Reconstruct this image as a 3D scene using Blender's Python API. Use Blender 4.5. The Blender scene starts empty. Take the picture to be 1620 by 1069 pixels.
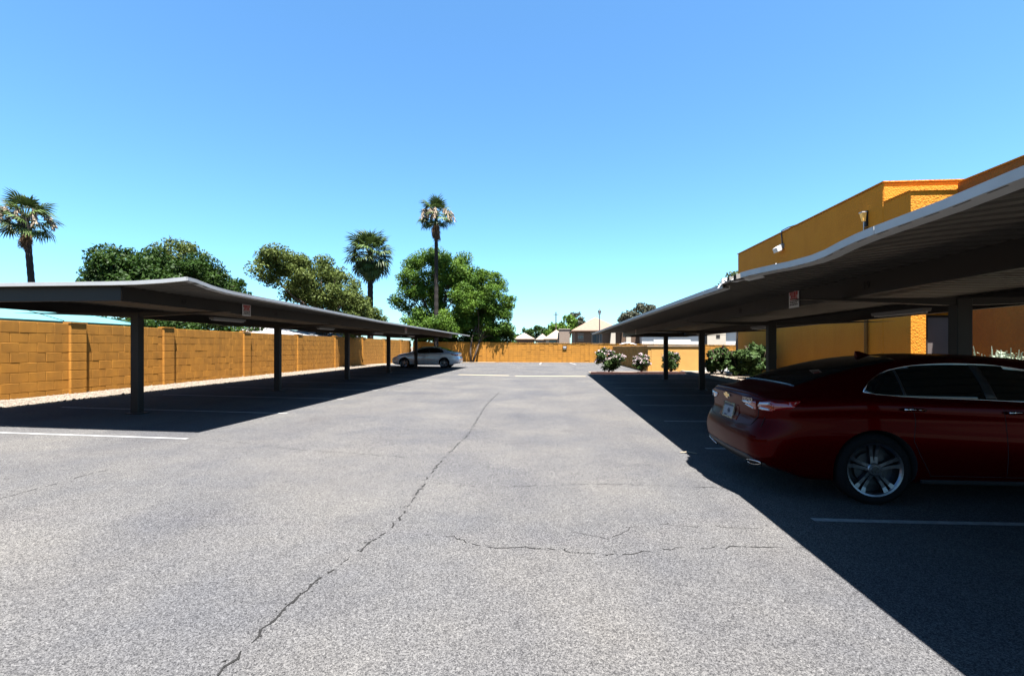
import bpy, bmesh, math, random
import numpy as np
from mathutils import Vector, Matrix, Euler
from mathutils.bvhtree import BVHTree

random.seed(7)
rng = np.random.default_rng(7)
R = math.radians
scene = bpy.context.scene
C = scene.collection

# ------------------------------------------------------------------ camera
cam_d = bpy.data.cameras.new('camera')
cam = bpy.data.objects.new('camera', cam_d)
C.objects.link(cam)
cam.location = (0, 0, 1.5)
cam.rotation_euler = (R(90), 0, math.atan(63 / 765))
cam_d.sensor_width = 36
cam_d.sensor_fit = 'HORIZONTAL'
cam_d.lens = 36 * 765 / 1620
cam_d.shift_y = 13.5 / 1620
cam_d.clip_start = 0.05
cam_d.clip_end = 4000
scene.camera = cam

# ------------------------------------------------------------------ sky, sun, exposure
SUN_DIR = Vector((-0.105, 0.235, -1.0)).normalized()          # the way the light travels
world = bpy.data.worlds.new('World')
scene.world = world
world.use_nodes = True
wn = world.node_tree
sky = wn.nodes.new('ShaderNodeTexSky')
sky.sky_type = 'NISHITA'
sky.sun_disc = False
sky.sun_elevation = math.asin(-SUN_DIR.z)
sky.sun_rotation = math.atan2(-SUN_DIR.x, -SUN_DIR.y)
sky.altitude = 340
sky.air_density = 1.0
sky.dust_density = 0.6
sky.ozone_density = 1.8
bg = wn.nodes['Background']
bg.inputs['Strength'].default_value = 0.05
sky_tint = wn.nodes.new('ShaderNodeMix')                 # tints and dims the sky to deepen the shade, evenly all over
sky_tint.data_type = 'RGBA'
sky_tint.blend_type = 'MULTIPLY'
sky_tint.inputs[0].default_value = 1.0
sky_tint.inputs[7].default_value = (0.43, 0.685, 0.81, 1)
wn.links.new(sky.outputs[0], sky_tint.inputs[6])
wn.links.new(sky_tint.outputs[2], bg.inputs['Color'])
sun_d = bpy.data.lights.new('sun', 'SUN')
sun_d.energy = 5.0
sun_d.angle = R(0.53)
sun_d.color = (1.0, 0.965, 0.925)
sun = bpy.data.objects.new('sun', sun_d)
C.objects.link(sun)
sun.location = (10, -20, 80)
sun.rotation_euler = SUN_DIR.to_track_quat('-Z', 'Y').to_euler()
vs = scene.view_settings
vs.view_transform = 'Standard'
vs.look = 'None'
vs.exposure = 2.9
vs.gamma = 1.0
scene.cycles.max_bounces = 6
scene.cycles.diffuse_bounces = 3
scene.cycles.glossy_bounces = 4
scene.cycles.transparent_max_bounces = 6

# ------------------------------------------------------------------ materials
MATS = {}
KDEF = 0.32
K = {n: 1.0 for n in ('chrome', 'alloy', 'gold_emblem', 'dark_glass', 'window_glass', 'rubber', 'underbody', 'black_plastic', 'alloy_dark', 'black_metal')}
K.update({n: 0.45 for n in ('leaf_grey', 'frond_dead', 'leaf_ficus', 'line_paint', 'tan_paint')})
K.update({n: 0.72 for n in ('leaf_olive', 'leaf_bright', 'leaf_shrub', 'frond_green')})
K.update({'line_paint': 0.36})
K.update({'red_paint': 0.26, 'sign_white': 0.75, 'sign_red': 0.8, 'lamp_clear': 0.6, 'lamp_red': 0.6, 'painted_block': 0.62, 'painted_mortar': 0.50, 'white_fascia': 0.7, 'deck_sheet': 0.48, 'brown_steel': 0.24,
          'orange_stucco': 0.66, 'yellow_stucco': 0.6, 'rust_stucco': 0.52, 'painted_slump_block': 0.56, 'lantern_panel': 1.0, 'pale_fixture': 0.8, 'white_stucco': 0.7,
          'cream_stucco': 0.6, 'roof_tile_pale': 0.36, 'roof_tile': 0.32, 'pink_flower': 0.5, 'palm_blossom': 0.34, 'silver_paint': 0.8, 'bark': 0.5, 'red_kerb': 0.14, 'leaf_sage': 0.75})


def mat(name, col, rough=0.8, metal=0.0, var=0.0, vscale=3.0, bump=0.0, bscale=40.0, objvar=0.0,
        spec=0.3, coat=0.0, col2=None, detail=4.0, bdist=0.02, trans=0.0, streak=0.0):
    """procedural Principled material: base colour broken by noise, per-object value shift, fine relief"""
    k = K.get(name, KDEF) * (0.71 if K.get(name, KDEF) < 1 else 1)
    col = [c * k for c in col]
    col2 = [c * k for c in col2] if col2 else None
    m = bpy.data.materials.new(name)
    m.use_nodes = True
    nt = m.node_tree
    p = nt.nodes['Principled BSDF']
    p.inputs['Roughness'].default_value = rough
    p.inputs['Metallic'].default_value = metal
    p.inputs['Specular IOR Level'].default_value = spec
    p.inputs['Coat Weight'].default_value = coat
    p.inputs['Coat Roughness'].default_value = 0.03
    c1 = (*col, 1)
    c2 = (*(col2 if col2 else [c * (1 - var) for c in col]), 1)
    tc = nt.nodes.new('ShaderNodeTexCoord')
    geo = nt.nodes.new('ShaderNodeNewGeometry')
    src = geo.outputs['Position']
    last = None
    if var > 0 or col2:
        n = nt.nodes.new('ShaderNodeTexNoise')
        n.inputs['Scale'].default_value = vscale
        n.inputs['Detail'].default_value = detail
        n.inputs['Roughness'].default_value = 0.6
        nt.links.new(src, n.inputs['Vector'])
        r = nt.nodes.new('ShaderNodeValToRGB')
        r.color_ramp.elements[0].position = 0.33
        r.color_ramp.elements[1].position = 0.67
        r.color_ramp.elements[0].color = c2
        r.color_ramp.elements[1].color = c1
        nt.links.new(n.outputs['Fac'], r.inputs['Fac'])
        last = r.outputs['Color']
    if streak > 0:
        mp = nt.nodes.new('ShaderNodeMapping')
        mp.inputs['Scale'].default_value = (2.2, 2.2, 0.28)
        nt.links.new(src, mp.inputs['Vector'])
        ns = nt.nodes.new('ShaderNodeTexNoise')
        ns.inputs['Scale'].default_value = 1.6
        ns.inputs['Detail'].default_value = 5.0
        ns.inputs['Roughness'].default_value = 0.65
        nt.links.new(mp.outputs[0], ns.inputs['Vector'])
        rs = nt.nodes.new('ShaderNodeValToRGB')
        rs.color_ramp.elements[0].position = 0.36
        rs.color_ramp.elements[1].position = 0.60
        rs.color_ramp.elements[0].color = (1 - streak, 1 - streak * 1.1, 1 - streak * 1.1, 1)
        rs.color_ramp.elements[1].color = (1, 1, 1, 1)
        nt.links.new(ns.outputs['Fac'], rs.inputs['Fac'])
        ms = nt.nodes.new('ShaderNodeMix')
        ms.data_type = 'RGBA'
        ms.blend_type = 'MULTIPLY'
        ms.inputs[0].default_value = 1.0
        nt.links.new(last, ms.inputs[6])
        nt.links.new(rs.outputs[0], ms.inputs[7])
        last = ms.outputs[2]
    if objvar > 0:
        oi = nt.nodes.new('ShaderNodeObjectInfo')
        mr = nt.nodes.new('ShaderNodeMapRange')
        mr.inputs['To Min'].default_value = 1 - objvar
        mr.inputs['To Max'].default_value = 1 + objvar
        nt.links.new(oi.outputs['Random'], mr.inputs['Value'])
        h = nt.nodes.new('ShaderNodeHueSaturation')
        nt.links.new(mr.outputs[0], h.inputs['Value'])
        if last is None:
            h.inputs['Color'].default_value = c1
        else:
            nt.links.new(last, h.inputs['Color'])
        last = h.outputs['Color']
    if last is None:
        p.inputs['Base Color'].default_value = c1
    else:
        nt.links.new(last, p.inputs['Base Color'])
    if bump > 0:
        n2 = nt.nodes.new('ShaderNodeTexNoise')
        n2.inputs['Scale'].default_value = bscale
        n2.inputs['Detail'].default_value = 3.0
        nt.links.new(src, n2.inputs['Vector'])
        b = nt.nodes.new('ShaderNodeBump')
        b.inputs['Strength'].default_value = bump
        b.inputs['Distance'].default_value = bdist
        nt.links.new(n2.outputs['Fac'], b.inputs['Height'])
        nt.links.new(b.outputs[0], p.inputs['Normal'])
    if trans > 0:
        tr = nt.nodes.new('ShaderNodeBsdfTranslucent')
        mx = nt.nodes.new('ShaderNodeMixShader')
        mx.inputs[0].default_value = trans
        if last is None:
            tr.inputs['Color'].default_value = c1
        else:
            nt.links.new(last, tr.inputs['Color'])
        out = nt.nodes['Material Output']
        nt.links.new(p.outputs[0], mx.inputs[1])
        nt.links.new(tr.outputs[0], mx.inputs[2])
        nt.links.new(mx.outputs[0], out.inputs['Surface'])
    MATS[name] = m
    return m


def asphalt_mat():
    m = bpy.data.materials.new('asphalt')
    m.use_nodes = True
    nt = m.node_tree
    L = nt.links.new
    p = nt.nodes['Principled BSDF']
    p.inputs['Roughness'].default_value = 0.9
    p.inputs['Specular IOR Level'].default_value = 0.04
    geo = nt.nodes.new('ShaderNodeNewGeometry')
    pos = geo.outputs['Position']

    def noise(scale, detail=3.0, rough=0.55, stretch=None):
        n = nt.nodes.new('ShaderNodeTexNoise')
        n.inputs['Scale'].default_value = scale
        n.inputs['Detail'].default_value = detail
        n.inputs['Roughness'].default_value = rough
        if stretch:
            mp = nt.nodes.new('ShaderNodeMapping')
            mp.inputs['Scale'].default_value = stretch
            L(pos, mp.inputs['Vector'])
            L(mp.outputs[0], n.inputs['Vector'])
        else:
            L(pos, n.inputs['Vector'])
        return n.outputs['Fac']

    def ramp(fac, a, b, ca, cb):
        r = nt.nodes.new('ShaderNodeValToRGB')
        r.color_ramp.elements[0].position = a
        r.color_ramp.elements[1].position = b
        r.color_ramp.elements[0].color = (*ca, 1)
        r.color_ramp.elements[1].color = (*cb, 1)
        L(fac, r.inputs['Fac'])
        return r.outputs['Color']

    def mul(a, b):
        x = nt.nodes.new('ShaderNodeMix')
        x.data_type = 'RGBA'
        x.blend_type = 'MULTIPLY'
        x.inputs[0].default_value = 1.0
        L(a, x.inputs[6])
        L(b, x.inputs[7])
        return x.outputs[2]

    base = ramp(noise(0.55, 6), 0.34, 0.66, (0.0405, 0.0408, 0.0432), (0.0585, 0.0562, 0.0535))
    wear = ramp(noise(1.0, 4, 0.6, (0.9, 0.16, 1)), 0.3, 0.7, (0.90, 0.90, 0.91), (1.05, 1.05, 1.04))
    mid = ramp(noise(6.0, 5, 0.7), 0.3, 0.7, (0.93, 0.93, 0.93), (1.06, 1.06, 1.06))
    grit = ramp(noise(55.0, 2, 0.6), 0.33, 0.68, (0.80, 0.80, 0.81), (1.20, 1.20, 1.19))
    def stones(scale):
        v = nt.nodes.new('ShaderNodeTexVoronoi')
        v.inputs['Scale'].default_value = scale
        L(pos, v.inputs['Vector'])
        sx = nt.nodes.new('ShaderNodeSeparateColor')
        L(v.outputs['Color'], sx.inputs[0])
        return sx.outputs[0]
    agg = ramp(stones(185.0), 0.05, 0.95, (0.42, 0.42, 0.43), (1.58, 1.57, 1.55))
    agg2 = ramp(stones(85.0), 0.0, 0.9, (0.84, 0.84, 0.85), (1.15, 1.15, 1.14))
    fine = mul(agg, agg2)
    spots = ramp(noise(0.9, 2, 0.5), 0.60, 0.74, (1, 1, 1), (0.86, 0.86, 0.88))
    holes = ramp(noise(85.0, 1, 0.5), 0.27, 0.33, (0.30, 0.30, 0.30), (1, 1, 1))
    c = mul(mul(mul(mul(mul(mul(base, wear), mid), grit), fine), spots), holes)
    L(c, p.inputs['Base Color'])
    b = nt.nodes.new('ShaderNodeBump')
    b.inputs['Strength'].default_value = 0.7
    b.inputs['Distance'].default_value = 0.008
    L(noise(110.0, 3, 0.7), b.inputs['Height'])
    L(b.outputs[0], p.inputs['Normal'])
    return m


M_asphalt = asphalt_mat()
M_dirt = mat('desert_dirt', (0.36, 0.29, 0.21), 0.95, var=0.25, vscale=0.6, bump=0.3, bscale=20)
M_gravel = mat('gravel', (0.62, 0.50, 0.38), 0.95, var=0.35, vscale=22, bump=0.8, bscale=45, bdist=0.03)
M_pebble = mat('pebble', (0.60, 0.49, 0.38), 0.9, objvar=0.0, var=0.45, vscale=9)
M_concrete = mat('concrete', (0.52, 0.50, 0.46), 0.9, var=0.15, vscale=2, bump=0.2, bscale=60)
M_redkerb = mat('red_kerb', (0.36, 0.10, 0.07), 0.85, var=0.4, vscale=5)
M_paint = mat('line_paint', (0.72, 0.72, 0.70), 0.8, col2=(0.42, 0.42, 0.42), vscale=14)
M_tanpaint = mat('tan_paint', (0.74, 0.62, 0.36), 0.8, col2=(0.55, 0.47, 0.32), vscale=9)
M_crack = mat('crack', (0.022, 0.020, 0.018), 1.0, var=0.5, vscale=30)
M_block = mat('painted_block', (0.68, 0.292, 0.030), 0.85, var=0.20, vscale=2.6, bump=0.8, bscale=55, objvar=0.08, bdist=0.010, streak=0.15)
M_mortar = mat('painted_mortar', (0.52, 0.23, 0.03), 0.9, var=0.2, vscale=3)
M_wallbrown = mat('painted_slump_block', (0.80, 0.36, 0.04), 0.9, var=0.3, vscale=4, bump=1.0, bscale=16, bdist=0.05)
M_stucco = mat('orange_stucco', (0.86, 0.318, 0.012), 0.92, col2=(0.80, 0.285, 0.010), vscale=1.1, bump=0.75, bscale=24, bdist=0.035, streak=0.06)
M_yellow = mat('yellow_stucco', (0.85, 0.46, 0.12), 0.92, var=0.12, vscale=2, bump=0.5, bscale=30, bdist=0.02)
M_stucco_red = mat('rust_stucco', (0.56, 0.19, 0.022), 0.92, col2=(0.48, 0.155, 0.02), vscale=1.0, bump=0.9, bscale=10, bdist=0.05, streak=0.07)
M_brown = mat('brown_steel', (0.050, 0.034, 0.022), 0.55, var=0.25, vscale=4, streak=0.3)
M_deck = mat('deck_sheet', (0.20, 0.18, 0.15), 0.6, col2=(0.145, 0.13, 0.11), vscale=1.5)
M_fascia = mat('white_fascia', (0.66, 0.66, 0.65), 0.5, var=0.12, vscale=5)
M_tube = mat('lamp_housing', (0.50, 0.49, 0.46), 0.5)
M_signw = mat('sign_white', (0.72, 0.70, 0.69), 0.5, var=0.08, vscale=30)
M_signr = mat('sign_red', (0.42, 0.03, 0.03), 0.5)
M_signd = mat('sign_dark', (0.06, 0.04, 0.04), 0.6)
M_black = mat('black_metal', (0.015, 0.015, 0.016), 0.45)
M_rubber = mat('rubber', (0.005, 0.005, 0.0055), 0.9, spec=0.1)
M_under = mat('underbody', (0.008, 0.008, 0.009), 0.9)
M_blackpl = mat('black_plastic', (0.014, 0.014, 0.015), 0.5)
M_glass = mat('dark_glass', (0.004, 0.005, 0.005), 0.03, spec=0.5)
M_chrome = mat('chrome', (0.42, 0.42, 0.43), 0.16, metal=1.0)
M_alloy = mat('alloy', (0.13, 0.135, 0.16), 0.30, metal=1.0)
M_alloyd = mat('alloy_dark', (0.05, 0.05, 0.055), 0.4, metal=0.8)
M_redpaint = mat('red_paint', (0.20, 0.002, 0.003), 0.32, metal=0.5, coat=0.09, spec=0.0)
M_whitepaint = mat('silver_paint', (0.62, 0.64, 0.69), 0.35, metal=0.2, coat=1.0, spec=0.5)
M_lampred = mat('lamp_red', (0.38, 0.008, 0.010), 0.08, coat=1.0, spec=0.5)
M_lampclear = mat('lamp_clear', (0.74, 0.77, 0.85), 0.10, metal=0.45, coat=1.0, spec=0.5)
M_plate = mat('plate_face', (0.45, 0.56, 0.70), 0.4, col2=(0.62, 0.66, 0.72), vscale=26)
M_plated = mat('plate_ink', (0.02, 0.03, 0.10), 0.5)
M_gold = mat('gold_emblem', (0.72, 0.52, 0.22), 0.22, metal=1.0)
M_bark = mat('bark', (0.16, 0.11, 0.075), 0.95, var=0.5, vscale=7, bump=0.6, bscale=18)
M_palmbark = mat('palm_bark', (0.075, 0.058, 0.048), 0.95, var=0.5, vscale=8, bump=0.6, bscale=14)
M_leafA = mat('leaf_ficus', (0.060, 0.120, 0.016), 0.55, col2=(0.026, 0.066, 0.010), vscale=1.7, trans=0.22, spec=0.08)
M_leafB = mat('leaf_olive', (0.120, 0.150, 0.032), 0.6, col2=(0.060, 0.090, 0.018), vscale=1.3, trans=0.22, spec=0.08)
M_leafC = mat('leaf_bright', (0.125, 0.215, 0.024), 0.55, col2=(0.045, 0.105, 0.014), vscale=0.9, trans=0.28, spec=0.08)
M_leafD = mat('leaf_shrub', (0.075, 0.120, 0.035), 0.55, col2=(0.032, 0.068, 0.018), vscale=3, trans=0.2, spec=0.08)
M_leafE = mat('leaf_grey', (0.155, 0.160, 0.105), 0.7, col2=(0.09, 0.10, 0.065), vscale=2, trans=0.15, spec=0.08)
M_sage = mat('leaf_sage', (0.40, 0.46, 0.35), 0.75, col2=(0.27, 0.34, 0.22), vscale=6, trans=0.15)
M_frond = mat('frond_green', (0.082, 0.125, 0.030), 0.5, col2=(0.04, 0.072, 0.018), vscale=1.2, objvar=0.35, trans=0.18, spec=0.15)
M_dead = mat('frond_dead', (0.26, 0.155, 0.075), 0.9, col2=(0.12, 0.07, 0.035), vscale=2.5, objvar=0.4)
M_bloss = mat('palm_blossom', (0.62, 0.50, 0.36), 0.9, col2=(0.48, 0.36, 0.24), vscale=4)
M_flower = mat('pink_flower', (0.80, 0.66, 0.67), 0.8, col2=(0.72, 0.52, 0.56), vscale=8, trans=0.15)
M_magenta = mat('magenta_flower', (0.22, 0.02, 0.10), 0.8, trans=0.2)
M_teal = mat('teal_fabric', (0.20, 0.62, 0.66), 0.8, var=0.12, vscale=1.2)
M_tealseam = mat('teal_seam', (0.08, 0.28, 0.30), 0.8)
M_whiteroof = mat('white_roof', (0.74, 0.73, 0.72), 0.7, var=0.08, vscale=1)
M_greyroof = mat('grey_roof', (0.23, 0.23, 0.24), 0.8, var=0.15, vscale=1)
M_tile = mat('roof_tile', (0.52, 0.33, 0.23), 0.85, col2=(0.44, 0.27, 0.19), vscale=3)
M_tile2 = mat('roof_tile_pale', (0.62, 0.48, 0.37), 0.85, col2=(0.54, 0.40, 0.31), vscale=3)
M_tan = mat('tan_stucco', (0.36, 0.225, 0.145), 0.9, var=0.1, vscale=1)
M_cream = mat('cream_stucco', (0.70, 0.62, 0.50), 0.9, var=0.08, vscale=1)
M_white = mat('white_stucco', (0.76, 0.75, 0.72), 0.9, var=0.06, vscale=1)
M_win = mat('window_glass', (0.03, 0.05, 0.06), 0.06, spec=0.5)
M_trim = mat('house_trim', (0.58, 0.50, 0.42), 0.8)
M_door = mat('grey_door', (0.36, 0.29, 0.27), 0.7, var=0.1, vscale=2)
M_lantern = mat('lantern_panel', (0.85, 0.45, 0.10), 0.5)
M_conduit = mat('orange_pipe', (0.56, 0.24, 0.02), 0.7, var=0.15, vscale=4)
M_fixture = mat('pale_fixture', (0.62, 0.60, 0.58), 0.4)
M_wood = mat('weathered_wood', (0.22, 0.17, 0.12), 0.95, var=0.3, vscale=3)

# ------------------------------------------------------------------ mesh helpers


class MB:
    def __init__(s):
        s.v = []
        s.f = []
        s.mi = []
        s.cur = 0

    def add(s, vs_, fs_):
        o = len(s.v)
        s.v += [tuple(v) for v in vs_]
        s.f += [tuple(i + o for i in f) for f in fs_]
        s.mi += [s.cur] * len(fs_)

    def box(s, x0, x1, y0, y1, z0, z1):
        s.add([(x0, y0, z0), (x1, y0, z0), (x1, y1, z0), (x0, y1, z0), (x0, y0, z1), (x1, y0, z1), (x1, y1, z1), (x0, y1, z1)],
              [(0, 3, 2, 1), (4, 5, 6, 7), (0, 1, 5, 4), (1, 2, 6, 5), (2, 3, 7, 6), (3, 0, 4, 7)])

    def hexa(s, pts):
        """eight corners: four of the bottom in order, then four of the top"""
        s.add(pts, [(0, 3, 2, 1), (4, 5, 6, 7), (0, 1, 5, 4), (1, 2, 6, 5), (2, 3, 7, 6), (3, 0, 4, 7)])

    def prism(s, poly, axis, a, b):
        """extrude a 2-D polygon along an axis from a to b"""
        def P(p, t):
            return {'x': (t, p[0], p[1]), 'y': (p[0], t, p[1]), 'z': (p[0], p[1], t)}[axis]
        n = len(poly)
        s.add([P(p, a) for p in poly] + [P(p, b) for p in poly],
              [tuple(range(n))[::-1], tuple(range(n, 2 * n))] + [(i, (i + 1) % n, n + (i + 1) % n, n + i) for i in range(n)])

    def tube(s, pts, rad, n=8, cap=True):
        pts = [Vector(p) for p in pts]
        if not hasattr(rad, '__len__'):
            rad = [rad] * len(pts)
        o = len(s.v)
        prev = None
        for i, p in enumerate(pts):
            d = (pts[min(i + 1, len(pts) - 1)] - pts[max(i - 1, 0)]).normalized()
            up = Vector((0, 0, 1)) if abs(d.z) < 0.95 else Vector((1, 0, 0))
            if prev is not None:
                a = (prev - d * prev.dot(d)).normalized()
            else:
                a = d.cross(up).normalized()
            prev = a
            b = d.cross(a)
            for k in range(n):
                t = 2 * math.pi * k / n
                s.v.append(tuple(p + (a * math.cos(t) + b * math.sin(t)) * rad[i]))
        for i in range(len(pts) - 1):
            for k in range(n):
                s.f.append((o + i * n + k, o + i * n + (k + 1) % n, o + (i + 1) * n + (k + 1) % n, o + (i + 1) * n + k))
                s.mi.append(s.cur)
        if cap:
            s.f.append(tuple(o + k for k in range(n))[::-1])
            s.f.append(tuple(o + (len(pts) - 1) * n + k for k in range(n)))
            s.mi += [s.cur, s.cur]

    def lathe(s, prof, n=32, axis='z', centre=(0, 0, 0)):
        """prof: (radius, height) pairs turned about an axis"""
        o = len(s.v)
        for r, h in prof:
            for k in range(n):
                t = 2 * math.pi * k / n
                c, d = r * math.cos(t), r * math.sin(t)
                q = (c, d, h) if axis == 'z' else (c, h, d)
                s.v.append((q[0] + centre[0], q[1] + centre[1], q[2] + centre[2]))
        for i in range(len(prof) - 1):
            for k in range(n):
                s.f.append((o + i * n + k, o + i * n + (k + 1) % n, o + (i + 1) * n + (k + 1) % n, o + (i + 1) * n + k))
                s.mi.append(s.cur)

    def mesh(s, name, mats, smooth=False):
        me = bpy.data.meshes.new(name)
        me.from_pydata(s.v, [], s.f)
        for m in (mats if isinstance(mats, (list, tuple)) else [mats]):
            me.materials.append(m)
        me.polygons.foreach_set('material_index', s.mi)
        if smooth:
            me.polygons.foreach_set('use_smooth', [True] * len(s.f))
        me.update()
        return me

    def build(s, name, mats, parent=None, smooth=False, world_space=True):
        return link(name, s.mesh(name, mats, smooth), parent, world_space)


def link(name, data, parent=None, world_space=True):
    o = bpy.data.objects.new(name, data)
    C.objects.link(o)
    if parent is not None:
        o.parent = parent
        if world_space:                       # the mesh is written in world coordinates
            o.matrix_parent_inverse = PW[parent.name].inverted()
    PW[o.name] = Matrix.Identity(4) if world_space else (PW[parent.name] if parent else Matrix.Identity(4))
    return o


PW = {}


def thing(name, label, cat, loc=(0, 0, 0), group=None, rot=0.0):
    o = bpy.data.objects.new(name, None)
    C.objects.link(o)
    o.location = loc
    o.rotation_euler = (0, 0, rot)
    o.empty_display_size = 0.2
    PW[o.name] = Matrix.Translation(loc) @ Matrix.Rotation(rot, 4, 'Z')
    return tag(o, label, cat, group)


def part_empty(name, parent, loc=(0, 0, 0)):
    o = bpy.data.objects.new(name, None)
    C.objects.link(o)
    o.parent = parent
    o.location = loc
    o.empty_display_size = 0.1
    PW[o.name] = PW[parent.name] @ Matrix.Translation(loc)
    return o


def tag(o, label, cat, group=None, kind=None):
    o['label'] = label
    o['category'] = cat
    if group:
        o['group'] = group
    if kind:
        o['kind'] = kind
    return o


def structure(o, label=None):
    o['kind'] = 'structure'
    if label:
        o['label'] = label
    return o


def stuff(o):
    o['kind'] = 'stuff'
    return o


def bevel_mesh(me, w, seg=1):
    bm = bmesh.new()
    bm.from_mesh(me)
    bmesh.ops.bevel(bm, geom=bm.edges[:], offset=w, segments=seg, affect='EDGES', profile=0.6)
    bm.to_mesh(me)
    bm.free()
    return me


def text_mesh(body, size, m, depth=0.002):
    cu = bpy.data.curves.new('lettering', 'FONT')
    cu.body = body
    cu.size = size
    cu.extrude = depth
    cu.align_x = 'CENTER'
    cu.align_y = 'CENTER'
    cu.resolution_u = 2
    tmp = bpy.data.objects.new('lettering', cu)
    C.objects.link(tmp)
    dg = bpy.context.evaluated_depsgraph_get()
    me = bpy.data.meshes.new_from_object(tmp.evaluated_get(dg))
    bpy.data.objects.remove(tmp)
    bpy.data.curves.remove(cu)
    me.materials.clear()
    me.materials.append(m)
    return me


def smooth01(t):
    t = max(0.0, min(1.0, t))
    return t * t * (3 - 2 * t)


def gz(x, y=0.0):
    """height of the paving: a shallow valley along the drive, flattening to the back wall"""
    return (0.015 * max(0, -2.5 - x) + 0.01 * max(0, x - 3)) * (1 - smooth01((y - 35) / 9))


# ------------------------------------------------------------------ ground
def sheet(name, xs, ys, m, dz=0.0, zf=gz):
    b = MB()
    vsx = [(x, y, zf(x, y) + dz) for y in ys for x in xs]
    n = len(xs)
    b.add(vsx, [(j * n + i, j * n + i + 1, (j + 1) * n + i + 1, (j + 1) * n + i) for j in range(len(ys) - 1) for i in range(n - 1)])
    return b.build(name, m)


g = MB()
g.add([(-2500, -2500, -0.06), (2500, -2500, -0.06), (2500, 2500, -0.06), (-2500, 2500, -0.06)], [(0, 1, 2, 3)])
structure(g.build('ground', M_dirt))
ys_lot = [-16, 0, 10, 20, 30, 35] + [35 + 9 * k / 8 for k in range(1, 9)] + [45.6]
structure(sheet('parking_lot_pavement', [-13.6, -12, -8, -5, -2.5, 0, 3, 6, 9, 12, 19.5], ys_lot, M_asphalt))
structure(sheet('gravel_strip', [-13.55, -12.75, -12.02], [-16, 0, 20, 35, 38, 41, 44, 45.4], M_gravel, 0.02))
structure(sheet('gravel_bed', [-13.5, -10, -8, -5.2], [43.6, 44.4, 45.3], M_gravel, 0.028))
structure(sheet('gravel_bed', [7.32, 8.5, 9.8, 11.2], [-6, 0, 10, 20, 27.6], M_gravel, 0.05))
# concrete apron along the back wall and under the enclosure
structure(sheet('walkway', [-5.0, 0, 5.4], [44.9, 45.4], M_concrete, 0.012))
structure(sheet('walkway', [7.3, 10, 15.5], [27.7, 30, 33.0], M_concrete, 0.06))


def kerb_run(name, x0, x1, y0, y1, h, m):
    """a row of separate kerb stones about two metres long"""
    k0 = thing(name, KL[name + str(round(x0))][0], 'kerb', ((x0 + x1) / 2, (y0 + y1) / 2, gz(x0, y0)))
    alongy = (y1 - y0) > (x1 - x0)
    ln = (y1 - y0) if alongy else (x1 - x0)
    n = max(1, round(ln / 2.4))
    for i in range(n):
        a, c = i / n, (i + 1) / n
        b = MB()
        if alongy:
            ya, yb = y0 + ln * a + 0.004, y0 + ln * c - 0.004
            z = gz(x0, (ya + yb) / 2) - 0.02
            b.box(x0, x1, ya, yb, z, z + h + 0.02)
        else:
            xa, xb = x0 + ln * a + 0.004, x0 + ln * c - 0.004
            z = gz((xa + xb) / 2, y0) - 0.02
            b.box(xa, xb, y0, y1, z, z + h + 0.02)
        me = bevel_mesh(b.mesh('kerb_stone', m), 0.015)
        link('kerb_stone', me, k0)
    return k0


KL = {'concrete_kerb7': ('long pale concrete kerb between the right stalls and the gravel bed',),
      'concrete_kerb2': ('low reddish kerb in front of the flowering oleander bushes',)}
kerb_run('concrete_kerb', 7.16, 7.31, -6, 27.6, 0.13, M_concrete)
kerb_run('concrete_kerb', 2.1, 7.1, 26.5, 26.64, 0.12, M_redkerb)
structure(sheet('planting_bed', [2.1, 4, 7.12], [26.66, 28.4], M_gravel, 0.05))


# stones on the gravel strips
def pebbles(name, x0, x1, y0, y1, n, dz):
    vs_, fs_ = [], []
    base = np.array([(1, 0, 0), (-1, 0, 0), (0, 1, 0), (0, -1, 0), (0, 0, 1), (0, 0, -1)], float)
    tri = [(0, 2, 4), (2, 1, 4), (1, 3, 4), (3, 0, 4), (2, 0, 5), (1, 2, 5), (3, 1, 5), (0, 3, 5)]
    for i in range(n):
        x, y = rng.uniform(x0, x1), rng.uniform(y0, y1)
        s_ = rng.uniform(0.012, 0.045) * (1.6 if rng.random() < 0.06 else 1)
        q = base * s_ * rng.uniform(0.6, 1.3, 3)
        a = rng.uniform(0, 6.28)
        q = q @ np.array([[math.cos(a), -math.sin(a), 0], [math.sin(a), math.cos(a), 0], [0, 0, 0.7]])
        o = len(vs_)
        vs_ += [tuple(v) for v in q + np.array([x, y, gz(x, y) + dz])]
        fs_ += [tuple(k + o for k in t) for t in tri]
    b = MB()
    b.add(vs_, fs_)
    o = b.build(name, M_pebble)
    stuff(o)
    return o


tag(pebbles('gravel_stones', -13.3, -12.0, 7, 34, 5200, 0.026), 'loose tan gravel scattered along the foot of the left block wall', 'gravel')
tag(pebbles('gravel_stones', 7.35, 9.7, 3, 27, 2600, 0.055), 'loose pale gravel around the green shrubs by the building', 'gravel')


# painted stall lines: each is a stripe on the pavement
def line_strip(name, x0, x1, y, w, m, parent, dz=0.004):
    b = MB()
    n = 8
    for i in range(n):
        xa, xb = x0 + (x1 - x0) * i / n, x0 + (x1 - x0) * (i + 1) / n
        b.add([(xa, y - w / 2, gz(xa, y) + dz), (xb, y - w / 2, gz(xb, y) + dz), (xb, y + w / 2, gz(xb, y) + dz), (xa, y + w / 2, gz(xa, y) + dz)], [(0, 1, 2, 3)])
    return b.build(name, m, parent)


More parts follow.
